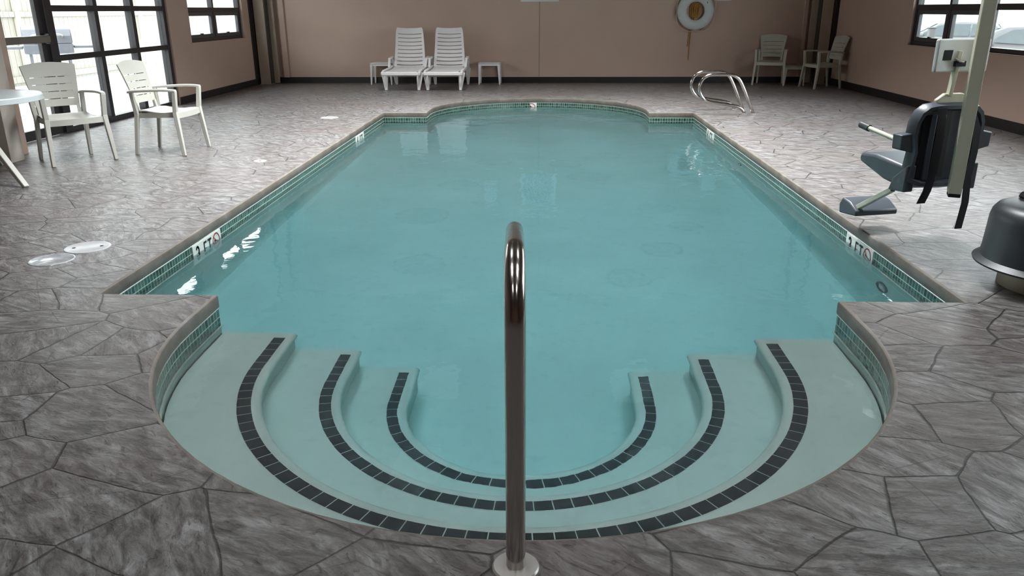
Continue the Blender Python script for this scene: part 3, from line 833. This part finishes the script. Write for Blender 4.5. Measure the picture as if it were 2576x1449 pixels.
# ------------------------------------------------------------------ side tables
def side_table(label, loc, rz, mat, w=.43, h=.42, group='low white side tables'):
    t = thing('side_table', label, 'table', loc, rz, group)
    tp = MB().box(-w / 2, w / 2, -w / 2, w / 2, h - .022, h); tp.build('tabletop', mat, t, bevel=.012)
    ap = MB(); k = w / 2 - .012
    ap.box(-k, k, -k, -k + .01, h - .06, h - .02); ap.box(-k, k, k - .01, k, h - .06, h - .02); ap.box(-k, -k + .01, -k, k, h - .06, h - .02); ap.box(k - .01, k, -k, k, h - .06, h - .02)
    ap.build('apron', mat, t, smooth=0)
    for sx in (-1, 1):
        for sy in (-1, 1):
            l = MB()
            l.beam((sx * (w / 2 - .03), sy * (w / 2 - .03), h - .03), (sx * (w / 2 - .012), sy * (w / 2 - .012), 0), .055, .055, .028, .028)
            l.build('leg', mat, t, bevel=.006)
    return t
side_table('white plastic side table right of the two loungers', (-1.09, 16.17, 0), 0.0, M['lounger'])
side_table('white plastic side table left of the two loungers, partly hidden', (-3.23, 16.17, 0), 0.0, M['lounger'])
side_table('low pale plastic stool between the two armchairs in the right back corner', (4.83, 15.93, 0), -.3, M['resin_b'], w=.38, h=.36)

# ------------------------------------------------------------------ loungers
def lounger(label, loc):
    """foot end towards -y, back towards the wall"""
    t = thing('sun_lounger', label, 'sun lounger', loc, 0.0, 'white resin sun loungers against the back wall')
    m = M['lounger']
    W = .335
    def seat_fn(u, v):
        y = -1.02 + 1.02 * v; z = .335 + .035 * math.sin(v * PI) * 0 - .02 * math.sin(v * PI) + .03 * v - .012 * (1 - u * u)
        return (u * (W - .05), y, z), (0, 0, 1)
    us = [-1, -.86, -.45, 0, .45, .86, 1]; vs = [0, .05]
    while vs[-1] < .94: vs += [vs[-1] + .018, vs[-1] + .105]
    vs = [v for v in vs if v < .99] + [1.0]
    slot = lambda vs: {j for j in range(len(vs) - 1) if abs(vs[j + 1] - vs[j] - .018) < 1e-4}
    ss = slot(vs)
    MB().panel(seat_fn, us, vs, .02, lambda i, j: j in ss and 1 <= i <= 4).build('seat', m, t)
    # backrest: 9 curved slots
    H = .74; lean = .22
    def back_fn(u, v):
        wd = .305 - .045 * v
        x = u * wd
        if v > .94: x *= 1 - .10 * (v - .94) / .06 * abs(u) ** 3
        z = .36 + H * v * math.cos(lean) - .018 * (1 - u * u); y = .02 + H * v * math.sin(lean) + .03 * (1 - u * u) + .03 * math.sin(v * PI)
        return (x, y, z), Vector((0, -math.cos(lean), math.sin(lean)))
    ub = [-1, -.84, -.6, -.3, 0, .3, .6, .84, 1]; vb = [0, .05]
    while vb[-1] < .90: vb += [vb[-1] + .022, vb[-1] + .098]
    vb = [v for v in vb if v < .93] + [.96, 1.0]
    sb = {j for j in range(len(vb) - 1) if abs(vb[j + 1] - vb[j] - .022) < 1e-4}
    MB().panel(back_fn, ub, vb, .022, lambda i, j: j in sb and 1 <= i <= 6).build('backrest', m, t)
    for s in (-1, 1):
        r = MB(); pts = [(s * W, -1.06, .30), (s * W, -.9, .335), (s * W, -.3, .345), (s * W, .05, .36), (s * W, .40, .33)]
        for p, q in zip(pts, pts[1:]): r.beam(p, q, .05, .06)
        r.build('side_rail', m, t, bevel=.012)
        a = MB(); a.beam((s * (W + .01), -.30, .37), (s * (W + .02), -.16, .52), .045, .03); a.beam((s * (W + .02), -.16, .52), (s * (W + .015), .14, .54), .06, .03); a.beam((s * (W + .015), .14, .54), (s * (W + .01), .24, .36), .045, .03)
        a.build('armrest', m, t, bevel=.01)
        l = MB(); l.beam((s * (W - .01), -.86, .32), (s * (W - .035), -.90, 0), .13, .05, .05, .05, up=(0, 1, 0)); l.build('leg', m, t, bevel=.01)
        l = MB(); l.beam((s * (W - .0), .30, .32), (s * (W - .01), .34, 0), .10, .05, .045, .05, up=(0, 1, 0)); l.build('leg', m, t, bevel=.01)
    f = MB(); f.beam((-W, -1.05, .305), (W, -1.05, .305), .05, .06); f.build('foot_rail', m, t, bevel=.012)
    for s in (-1, 1): MB().beam((s * .2, .10, .52), (s * .2, .36, .30), .03, .02).build('back_prop', m, t)
    return t
lounger('white slatted resin sun lounger by the back wall, the left one of the pair', (-2.615, 15.72, 0))
lounger('white slatted resin sun lounger by the back wall, the right one nearer the side table', (-1.845, 15.72, 0))

# ------------------------------------------------------------------ round table
def round_table():
    t = thing('round_table', 'round pale resin table cut by the left edge of the picture', 'table', (-4.99, 6.72, 0), 0)
    R = .60
    MB().lathe([(0, .712), (R - .04, .712), (R - .02, .716), (R - .006, .72), (R, .712), (R, .672), (R - .008, .668), (R - .03, .672), (R - .035, .695), (0, .695)], 72).build('tabletop', M['tabletop'], t)
    MB().lathe([(0, .69), (.06, .69), (.05, .62), (.05, .36), (.0, .36)], 20).build('hub', M['resin'], t)
    for a in (math.radians(-28.7), math.radians(-78), math.radians(151), math.radians(112)):
        l = MB(); l.beam((.05 * math.cos(a), .05 * math.sin(a), .56), (.72 * math.cos(a), .72 * math.sin(a), 0.0), .05, .075, .045, .04); l.beam((.05 * math.cos(a), .05 * math.sin(a), .60), (.42 * math.cos(a), .42 * math.sin(a), .685), .03, .04)
        l.build('leg', M['resin'], t, bevel=.006)
round_table()

# ------------------------------------------------------------------ rails
def hand_rail():
    t = thing('pool_handrail', 'stainless steel entry handrail standing at the centre of the curved steps', 'handrail', (-0.064, 1.715, 0), math.radians(2.2))
    pts = [Vector(p) for p in ((0, 0, 0), (0, 0, .4), (0, 0, .69))]
    R_ = .15; turn = PI / 2 + .21
    for k in range(1, 15):
        a = turn * k / 14; pts.append(Vector((0, R_ - R_ * math.cos(a), .69 + R_ * math.sin(a))))
    d_ = (pts[-1] - pts[-2]).normalized()
    p1 = pts[-1] + d_ * .36; pts.append(p1)
    n_ = Vector((0, d_.z, -d_.y)); c_ = p1 + n_ * .10
    for k in range(1, 12):
        a = (PI / 2 - .21) * k / 11; pts.append(c_ - n_ * .10 * math.cos(a) + d_ * .10 * math.sin(a))
    pts.append(Vector((0, pts[-1].y, TREAD[1] + .001)))
    MB().tube(pts, .0255, 24).build('rail_tube', M['steel'], t)
    MB().lathe([(.0255, .0), (.062, .0), (.062, .012), (.058, .017), (.030, .019), (.0255, .019)], 40).build('floor_flange', M['flange'], t)
hand_rail()

def grab_rail(label, y, dx):
    t = thing('grab_rail', label, 'grab rail', (2.93 + dx, y, 0), 0, 'pair of stainless ladder grab rails')
    P = [(0, -.0), (-.09, .19), (-.17, .36), (-.235, .47), (-.31, .525), (-.40, .54), (-.55, .54), (-.655, .53), (-.735, .48), (-.775, .39), (-.765, .30), (-.72, .225), (-.65, .18), (-.52, .155), (-.31, .125), (-.205, .095), (-.145, .045), (-.13, 0)]
    MB().tube(catmull([(x, 0, z) for x, z in P], 5), .0215, 14).build('rail_tube', M['steel'], t)
    for x in (0, -.13):
        MB().lathe([(.022, 0), (.045, 0), (.045, .006), (.03, .014), (.022, .014)], 24, (x, 0)).build('floor_flange', M['flange'], t)
grab_rail('nearer bent stainless grab rail on the right side of the pool', 11.35, 0)
grab_rail('farther bent stainless grab rail on the right side of the pool', 11.88, -.02)

# ------------------------------------------------------------------ pool lift
def pool_lift():
    bx, by = 2.69, 4.06
    t = thing('pool_lift', 'pool lift with grey hanging seat, cream mast and charcoal base cover', 'pool lift', (bx, by, 0))
    MB().lathe([(0, 0), (.245, 0), (.245, .125), (0, .125)], 64).build('base_drum', M['cream'], t)
    MB().lathe([(.26, .125), (.378, .118), (.382, .128), (.368, .137), (.350, .150), (.344, .19), (.335, .36), (.328, .39), (.308, .418), (.268, .436), (.20, .443), (0, .445)], 72).build('base_cover', M['cover'], t)
    lid = MB(); lid.prism([(-.13, -.09), (.16, -.09), (.16, .16), (-.10, .16), (-.13, .13)], lambda u, v: (u - .02, v + .06, .44), lambda u, v: (u * .92 - .02, v * .92 + .06, .475)); lid.build('access_lid', M['cover'], t, bevel=.012)
    # mast and boom (outside the photo on the right, the boom comes back over the seat)
    MB().box(.115 - .04, .115 + .04, .20, .28, .46, 1.98).build('mast', M['cream'], t, bevel=.006)
    MB().tube([(-.085, .12, .452), (.3, .19, .455)], .016, 14).build('turning_handle', simple('brown_grip_tube', (.14, .11, .085), .4, metal=.4), t)
    cb = MB().box(.03, .16, .16, .30, .48, .60).build('control_box', M['cream'], t, bevel=.006)
    MB().box(.045, .10, .155, .16, .515, .575).build('label_plate', M['pad'], cb, smooth=0)
    # hanging pole, vertical square tube
    px, py = 2.385 - bx, 4.60 - by
    MB().beam((px, py, .385), (px, py, 1.98), .068, .098, up=(.35, .94, 0)).build('hanger_pole', M['cream'], t, bevel=.005)
    MB().beam((px, py, .365), (px, py, .392), .064, .092, up=(.35, .94, 0)).build('end_cap', M['seat_in'], t, bevel=.004)
    MB().beam((px - .03, py - .02, 1.98), (.15, .26, 1.98), .07, .09).build('boom', M['cream'], t, bevel=.006)
    # seat group: local frame s (lateral), f (facing), z
    o = Vector((2.36 - bx, 4.74 - by, 0)); f = Vector((-.25, .968, 0)); s = Vector((.968, .25, 0))
    P = lambda a, b, z: o + s * a + f * b + Vector((0, 0, z))
    out = [(-.225, .60), (-.245, .70), (-.24, .78), (-.215, .84), (-.17, .875), (-.11, .885), (0, .885), (.11, .885), (.17, .875), (.215, .84), (.24, .78), (.245, .70), (.225, .60), (.215, .52), (.235, .42), (.17, .39), (.0, .385), (-.17, .39), (-.25, .42), (-.235, .50)]
    sh = MB()
    # curved shell: outer rim ring sloping to an inner recessed plate
    def ring(pts, k, b):
        cx, cz = 0, .64
        return [sh.bm.verts.new(P(cx + (a - cx) * k, b + .35 * a * a, cz + (z - cz) * k)) for a, z in pts]
    R1 = ring(out, 1.0, .03); R2 = ring(out, 1.0, .0); R3 = ring(out, .94, -.035); R4 = ring(out, .86, -.035); R5 = ring(out, .80, .005)
    for A, B in ((R1, R2), (R2, R3), (R3, R4), (R4, R5)):
        for i in range(len(A)): sh.bm.faces.new((A[i], A[(i + 1) % len(A)], B[(i + 1) % len(A)], B[i]))
    c0 = sh.bm.verts.new(P(0, .05, .64))
    for i in range(len(R1)): sh.bm.faces.new((R1[i], R1[(i + 1) % len(R1)], c0))
    shell = sh.build('backrest_shell', M['seat'], t, smooth=50)
    li = MB(); inner = [(a * .80, .64 + (z - .64) * .80) for a, z in out]
    li.prism(inner, lambda a, z: P(a, .012 + .35 * a * a, z), lambda a, z: P(a, .0 + .35 * a * a, z)); li.build('recess_panel', M['seat'], shell, smooth=40)
    MB().prism([(-.175, .45), (.0, .45), (.0, .85), (-.15, .85), (-.175, .82)], lambda a, z: P(a, -.008 + .35 * a * a, z), lambda a, z: P(a, .0 + .35 * a * a, z)).build('mesh_liner', M['seat_in'], shell, smooth=0)
    rb = MB()
    for a in (-.12, -.06): rb.beam(P(a, -.012, .44), P(a, -.012, .82), .018, .03)
    rb.build('stiffening_rib', M['seat'], shell, bevel=.004)
    # side brackets carrying the arms
    for sg in (-1, 1):
        b_ = MB(); b_.prism([(.215, .60), (.30, .62), (.305, .705), (.225, .715)], lambda a, z: P(sg * a, .0, z), lambda a, z: P(sg * a, .08, z)); br = b_.build('arm_bracket', M['seat'], t, bevel=.006)
        ar = MB(); ar.tube([P(sg * .27, .07, .665), P(sg * .27 , .36, .70)], .014, 12); arm = ar.build('armrest', M['cream'], t)
        MB().tube([P(sg * .27, .345, .698), P(sg * .27, .43, .709)], .021, 14).build('hand_grip', M['cover'], arm)
    st = MB()
    st.prism([(.02, .52), (.30, .545), (.44, .535), (.46, .50), (.44, .475), (.20, .405), (.02, .385)], lambda b, z: P(-.235, b, z), lambda b, z: P(.235, b, z))
    st.build('seat_pan', M['seat'], t, bevel=.02)
    for sg in (-1, 1):
        lw = MB(); lw.prism([(-.01, .53), (.10, .44), (.13, .36), (-.01, .37)], lambda b, z: P(sg * .245, b, z), lambda b, z: P(sg * .18, b, z)); lw.build('seat_side_wing', M['seat'], t, bevel=.008)
    MB().beam(P(-.215, .12, .36), P(-.185, .47, .16), .03, .03).build('footrest_arm', M['cream'], t, bevel=.003)
    ft = MB(); ft.prism([(.42, .115), (.60, .10), (.61, .16), (.58, .21), (.50, .195), (.42, .15)], lambda b, z: P(-.225, b, z), lambda b, z: P(.085, b, z)); ft.build('footrest', M['seat'], t, bevel=.01)
    # yoke and head rest
    yk = MB(); yk.prism([(-.11, .86), (.10, .86), (.10, .90), (.06, .935), (-.06, .935), (-.11, .90)], lambda a, z: P(a, .0, z), lambda a, z: P(a, .03, z)); yk.build('yoke', M['cream'], t, bevel=.006)
    MB().beam(P(-.03, .01, .92), P(-.01, .01, 1.17), .045, .02).build('headrest_post', M['cream'], t, bevel=.003)
    MB().tube([P(-.05, -.012, 1.13), P(-.03, -.025, 1.115), P(-.005, -.03, 1.112)], .008, 8).build('headrest_knob', M['steel'], t)
    hb = MB(); w_, z0_, z1_ = .17, 1.055, 1.235
    def hf(u, v): return P(u * w_ - .01, .02 - .03 * u * u, (z0_ + z1_) / 2 + v * (z1_ - z0_) / 2), f
    hb.panel(hf, [-1 + k / 6 for k in range(13)], [-1, -.5, 0, .5, 1], .03); head = hb.build('headrest', M['pad'], t, bevel=.008)
    for a in (-.10, .11):
        MB().prism([(a - .03, 1.12), (a + .025, 1.12), (a + .03, 1.175), (a - .025, 1.175)], lambda a_, z: P(a_, -.012, z), lambda a_, z: P(a_, -.004, z)).build('fastener_patch', M['web'], head, smooth=0)
    MB().prism([(-.045, 1.085), (.02, 1.085), (.02, 1.115), (-.045, 1.115)], lambda a_, z: P(a_, -.02, z), lambda a_, z: P(a_, .0, z)).build('fastener_patch', M['web'], head, smooth=0)
    # straps
    def strap(pts, w):
        mb = MB(); A = []; B = []
        for a, b, z in pts:
            A.append(P(a - w / 2, b, z)); B.append(P(a + w / 2, b, z))
        for th in (0, 1):
            pass
        va = [mb.bm.verts.new(p) for p in A]; vb = [mb.bm.verts.new(p) for p in B]
        va2 = [mb.bm.verts.new(p + f * .004) for p in A]; vb2 = [mb.bm.verts.new(p + f * .004) for p in B]
        for i in range(len(A) - 1):
            mb.bm.faces.new((va[i], vb[i], vb[i + 1], va[i + 1])); mb.bm.faces.new((va2[i + 1], vb2[i + 1], vb2[i], va2[i]))
            mb.bm.faces.new((va[i + 1], va2[i + 1], va2[i], va[i])); mb.bm.faces.new((vb[i], vb2[i], vb2[i + 1], vb[i + 1]))
        mb.bm.faces.new((va[0], va2[0], vb2[0], vb[0])); mb.bm.faces.new((va[-1], vb[-1], vb2[-1], va2[-1]))
        mb.build('seat_strap', M['web'], t, smooth=60)
    strap([(-.10, -.045, .86), (-.10, -.06, .70), (-.105, -.06, .50), (-.115, -.05, .38), (-.14, -.045, .305)], .055)
    strap([(.11, -.03, .84), (.15, -.05, .74), (.155, -.055, .60), (.135, -.065, .45), (.150, -.065, .30), (.135, -.065, .14)], .048)
pool_lift()

# ------------------------------------------------------------------ back wall things
def life_ring():
    cx, cz, y = 2.92, 1.36, YB - .075
    t = thing('life_ring', 'white life ring hanging on the back wall with a looped cord', 'life ring', (cx, y, cz))
    R, r = .262, .093
    mb = MB(); n = 64
    bm = mb.bm; rings = []
    for i in range(n):
        a = 2 * PI * i / n; rings.append([bm.verts.new(((R + r * math.cos(2 * PI * k / 20)) * math.cos(a), .5 * r * math.sin(2 * PI * k / 20), (R + r * math.cos(2 * PI * k / 20)) * math.sin(a))) for k in range(20)])
    for i in range(n):
        for k in range(20): bm.faces.new((rings[i][k], rings[(i + 1) % n][k], rings[(i + 1) % n][(k + 1) % 20], rings[i][(k + 1) % 20]))
    mb.build('buoyant_ring', M['ring'], t)
    for a0 in (PI / 2 - .02, PI, -PI / 2 + .02, .08):
        b_ = MB(); rr = []
        for i in range(4):
            a = a0 - .09 + .06 * i
            rr.append([b_.bm.verts.new(((R + (r + .004) * math.cos(2 * PI * k / 20)) * math.cos(a), .5 * (r + .008) * math.sin(2 * PI * k / 20), (R + (r + .004) * math.cos(2 * PI * k / 20)) * math.sin(a))) for k in range(20)])
        for i in range(3):
            for k in range(20): b_.bm.faces.new((rr[i][k], rr[i + 1][k], rr[i + 1][(k + 1) % 20], rr[i][(k + 1) % 20]))
        b_.build('band', M['pad'], t)
    pts = []
    for q in range(4):
        for k in range(12):
            a = PI / 2 + PI / 2 * q + PI / 2 * k / 12; sag = math.sin(PI * k / 12)
            rad = R + r + .004 + .045 * sag; pts.append((rad * math.cos(a) + (.03 * sag if q == 3 else 0), -.012, rad * math.sin(a) - .02 * sag * (1 if q in (1, 2) else 0)))
    MB().tube(pts, .0065, 8, closed=True).build('grab_line', M['rope_w'], t)
    st = MB(); st.prism([(.10, -.335), (.165, -.30), (.225, -.235), (.235, -.25), (.18, -.315), (.11, -.362)], lambda u, v: (u, .012, v), lambda u, v: (u, .02, v)); st.build('red_strap', M['redstrap'], t, smooth=0)
    mk = MB(); mk.prism([(.195, .165), (.207, .172), (.222, .145), (.212, .135)], lambda u, v: (u, -.047, v), lambda u, v: (u, -.03, v)); mk.build('ink_mark', M['ink'], t, smooth=0)
    # throw line: coil in the ring's centre, tail down the wall
    rp = MB()
    random.seed(3)
    for k in range(9):
        w = .035 + .02 * random.random(); hh = .10 + .05 * random.random(); x0 = -.06 + .015 * k; ph = random.random()
        pts = [(cx + x0 + w * math.sin(2 * PI * (j / 18)) , YB - .03 - .012 * math.cos(2 * PI * j / 9 + ph) - .003 * k, cz + .01 + hh * math.cos(2 * PI * j / 18) * .95) for j in range(18)]
        rp.tube(pts, .0075, 6, closed=True)
    tail = [(cx + .0, YB - .02, cz - .10), (cx - .03, YB - .018, cz - .22), (cx - .055, YB - .012, cz - .35), (cx - .065, YB - .012, cz - .6), (cx - .07, YB - .012, cz - .92)]
    rp.tube(catmull(tail, 6), .0075, 6)
    rp.tube([(p[0] - .035, p[1], p[2] + (.25 if i == 4 else 0)) for i, p in enumerate(tail)], .0075, 6)
    tag(rp.build('throw_rope', M['rope_y']), 'yellow rope coiled inside the life ring with its tail down the wall', 'rope')
life_ring()

def sign(label, x0, x1, z0, z1, rows, name='wall_sign'):
    t = thing(name, label, 'sign', ((x0 + x1) / 2, YB, z0))
    w = (x1 - x0) / 2; h = z1 - z0
    MB().box(-w, w, -.012, 0, 0, h).build('board', M['paper'], t, bevel=.002)
    if rows:
        pr = MB(); random.seed(11)
        for k in range(rows):
            x = -w * .85
            while x < w * .8:
                l = .02 + .06 * random.random(); pr.box(x, min(x + l, w * .85), -.0135, -.0118, h * (.06 + .88 * k / rows), h * (.06 + .88 * k / rows) + h * .05); x += l + .018
        pr.build('faded_print', M['grill'], t, smooth=0)
    return t
sign('wide white sign board on the back wall, only its lower edge showing', -0.485, 0.265, 1.545, 2.30, 9)
sign('white board on the back wall right of the life ring', 3.28, 3.60, 1.545, 1.95, 0)
sign('small white sign above the right lounger, seen mirrored in the water', -1.24, -.98, 1.75, 2.25, 4)

# ------------------------------------------------------------------ deck lids
def lid(label, x, y, r, mat, holes, name='round_hatch'):
    t = thing(name, label, 'lid', (x, y, 0), 0.3, 'round access lids set in the deck')
    MB().lathe([(0, .003), (r * .9, .003), (r * .93, .005), (r, .004), (r + .003, 0), (0, 0)], 48).build('cover_plate', mat, t)
    for (hx, hy) in holes:
        MB().lathe([(0, .0045), (.011, .0045), (.011, .002), (0, .002)], 12, (hx * r, hy * r)).build('finger_hole', M['hole'], t)
    return t
lid('pale round deck lid with two finger holes left of the pool', -2.86, 4.64, .132, M['lid'], [(-.6, 0), (.6, .05)])
lid('wet round deck lid in front of the two holed lid', -2.93, 4.375, .125, M['lid_wet'], [])
lid('small round deck drain between the chairs and the pool', -2.80, 7.64, .06, M['lid'], [(0, 0)], 'deck_drain')
lid('small white deck lid near the far left corner of the pool', -2.97, 10.94, .12, M['lid'], [])

# ------------------------------------------------------------------ outside, left
tag(MB().box(-40, XL - .30, -20, 60, -.4, -.06).build('snowy_ground', M['snow'], smooth=0), 'snow covered ground outside the glazed door', 'ground', kind='structure')
fence = thing('vinyl_fence', 'cream vinyl privacy fence beyond the snow outside the left windows', 'fence', (-10.5, 16, -.06))
MB().box(-.03, .03, -18, 18, .05, 2.6).build('fence_boards', M['fence'], fence, smooth=0)
MB().box(.03, .07, -18, 18, 1.36, 1.46).build('fence_rail', M['fence'], fence, smooth=0)
MB().box(.03, .07, -18, 18, .12, .24).build('fence_rail', M['fence'], fence, smooth=0)
for k in range(7):
    MB().box(-.07, .09, -15 + 5 * k, -14.87 + 5 * k, 0, 2.7).build('fence_post', M['resin_b'], fence, bevel=.01)

g = thing('barbecue_grill', 'grey barbecue grill with side shelves outside the glass door', 'grill', (-8.3, 13.45, -.06), math.radians(-58))
MB().box(-.25, .25, -.30, .30, .12, .62).build('cabinet', M['grill'], g, bevel=.02)
MB().box(-.27, .27, -.36, .36, .80, .96).build('firebox', M['grill'], g, bevel=.02)
MB().prism([(-.27, .96), (.27, .96), (.27, 1.08), (.18, 1.19), (-.10, 1.24), (-.24, 1.14)], lambda u, v: (u, -.36, v), lambda u, v: (u, .36, v)).build('lid', M['grill'], g, bevel=.02)
MB().tube(catmull([(.27, -.22, 1.06), (.34, -.20, 1.10), (.35, 0, 1.11), (.34, .20, 1.10), (.27, .22, 1.06)], 4), .014, 8).build('lid_handle', M['flange'], g)
for s in (-1, 1):
    MB().box(-.22, .22, s * .37 - (.38 if s < 0 else 0), s * .37 + (.38 if s > 0 else 0), .88, .92).build('side_shelf', M['grill'], g, bevel=.008)
    for x in (-.2, .2): MB().box(x - .02, x + .02, s * .28 - .02, s * .28 + .02, 0, .82).build('leg', M['grill'], g)
resin_chair('cream resin armchair standing in the snow outside the side light', (-7.9, 15.9, -.06), math.radians(-60), M['resin_b'], 'outdoor resin chairs behind the glass')
for k in range(3):
    resin_chair(('nearest', 'middle', 'farthest')[k] + ' of three white armchairs in a row outside the small left window', (-7.7 , 17.0 + .66 * k, -.06), math.radians(-90), M['resin'], 'outdoor resin chairs behind the glass')

# ------------------------------------------------------------------ outside, right
tag(MB().box(XR + .30, 60, -20, 90, -.9, -.56).build('car_park', M['slush'], smooth=0), 'icy car park outside the right window', 'ground', kind='structure')
sb = MB()
random.seed(5)
nx, ny = 40, 8
V = [[sb.bm.verts.new((20 + 2.2 * j, 20 + 1.4 * i, -.56 + (0 if j in (0, ny) or i in (0, nx) else (2.4 * math.sin(PI * j / ny) ** .6 * (.8 + .5 * random.random()))))) for j in range(ny + 1)] for i in range(nx + 1)]
for i in range(nx):
    for j in range(ny): sb.bm.faces.new((V[i][j], V[i + 1][j], V[i + 1][j + 1], V[i][j + 1]))
tag(sb.build('snow_bank', M['old_snow'], smooth=180), 'ploughed snow bank beyond the cars', 'snow bank', kind='stuff')

def car(label, loc, rz):
    t = thing('parked_car', label, 'car', loc, rz, 'cars parked outside the right window')
    # side profile: x along the car, rear = -x
    prof = [(-2.05, .32), (-2.12, .55), (-2.08, .90), (-1.98, 1.00), (-1.75, 1.34), (-1.45, 1.46), (-.6, 1.50), (.15, 1.44), (.95, .98), (1.75, .86), (2.08, .68), (2.12, .40), (2.05, .30)]
    def half(z): return .88 - .26 * max(0, (z - .92) / .56) ** 1.1 - .05 * max(0, (.5 - z) / .5)
    mb = MB(); bm = mb.bm
    Lf = [bm.verts.new((x, half(z), z)) for x, z in prof]; Rt = [bm.verts.new((x, -half(z), z)) for x, z in prof]
    n = len(prof)
    belt_y = .90
    bm.faces.new(Lf); bm.faces.new(Rt[::-1])
    for i in range(n): bm.faces.new((Lf[i], Rt[i], Rt[(i + 1) % n], Lf[(i + 1) % n]))
    body = mb.build('body', M['carpaint'], t, bevel=.05, seg=3, smooth=60)
    for s in (-1, 1):
        def sidept(x, z, o=.012): return (x, s * (half(z) + o), z)
        for poly in ([(-1.72, 1.02), (-1.62, 1.16), (-1.30, 1.36), (-.92, 1.39), (-.92, .98)], [(-.86, .98), (-.86, 1.39), (-.10, 1.38), (-.10, .97)], [(-.04, .97), (-.04, 1.37), (.20, 1.32), (.78, .98)]):
            w_ = MB(); w_.prism(poly, lambda u, v: sidept(u, v, -.03), lambda u, v: sidept(u, v)); w_.build('side_window', M['carglass'], t, smooth=0)
        tl = MB(); tl.prism([(-2.10, .86), (-1.98, 1.0), (-1.70, .96), (-1.88, .82)], lambda u, v: sidept(u, v, -.05), lambda u, v: sidept(u, v, .02)); tl.build('tail_lamp', M['cartail'], t, smooth=0)
        mr = MB(); mr.box(.62, .78, s * .98 - .1, s * .98 + .1, .96, 1.08); mr.build('wing_mirror', M['carpaint'], t, bevel=.03)
        for x in (-1.35, 1.32):
            wh = MB(); c = 24
            wh.prism([(.33 * math.cos(2 * PI * k / c), .33 * math.sin(2 * PI * k / c)) for k in range(c)], lambda u, v: (x + u, s * .70, .33 + v), lambda u, v: (x + u, s * .90, .33 + v))
            wo_ = wh.build('wheel', M['rubber'], t, bevel=.03)
            MB().prism([(.2 * math.cos(2 * PI * k / 16), .2 * math.sin(2 * PI * k / 16)) for k in range(16)], lambda u, v: (x + u, s * .90, .33 + v), lambda u, v: (x + u, s * .915, .33 + v)).build('hub_cap', M['flange'], wo_)
    MB().prism([(-.6, 1.02), (.6, 1.02), (.5, 1.40), (-.5, 1.40)], lambda u, v: (-1.97 + (v - 1.02) * .72, u, v), lambda u, v: (-2.01 + (v - 1.02) * .72, u, v)).build('rear_window', M['carglass'], t, smooth=0)
    MB().prism([(-.66, 1.0), (.66, 1.0), (.55, 1.40), (-.55, 1.40)], lambda u, v: (.95 - (v - 1.0) * 1.7, u, v), lambda u, v: (.99 - (v - 1.0) * 1.7, u, v)).build('windscreen', M['carglass'], t, smooth=0)
    return t
car('white hatchback with a red tail lamp seen through the right window', (14.7, 23.75, -.56), math.radians(-38))
car('second pale car parked beyond the hatchback', (15.2, 32.0, -.56), math.radians(147))
ub = thing('utility_box', 'grey utility cabinet in the snow beyond the right window', 'cabinet', (11.9, 26.0, -.56))
MB().box(-.1, .1, -.08, .08, 0, 1.36).build('cabinet_body', M['utility'], ub, bevel=.03)
MB().box(-.11, .11, -.09, .09, 1.36, 1.40).build('cabinet_cap', M['utility'], ub, bevel=.01)
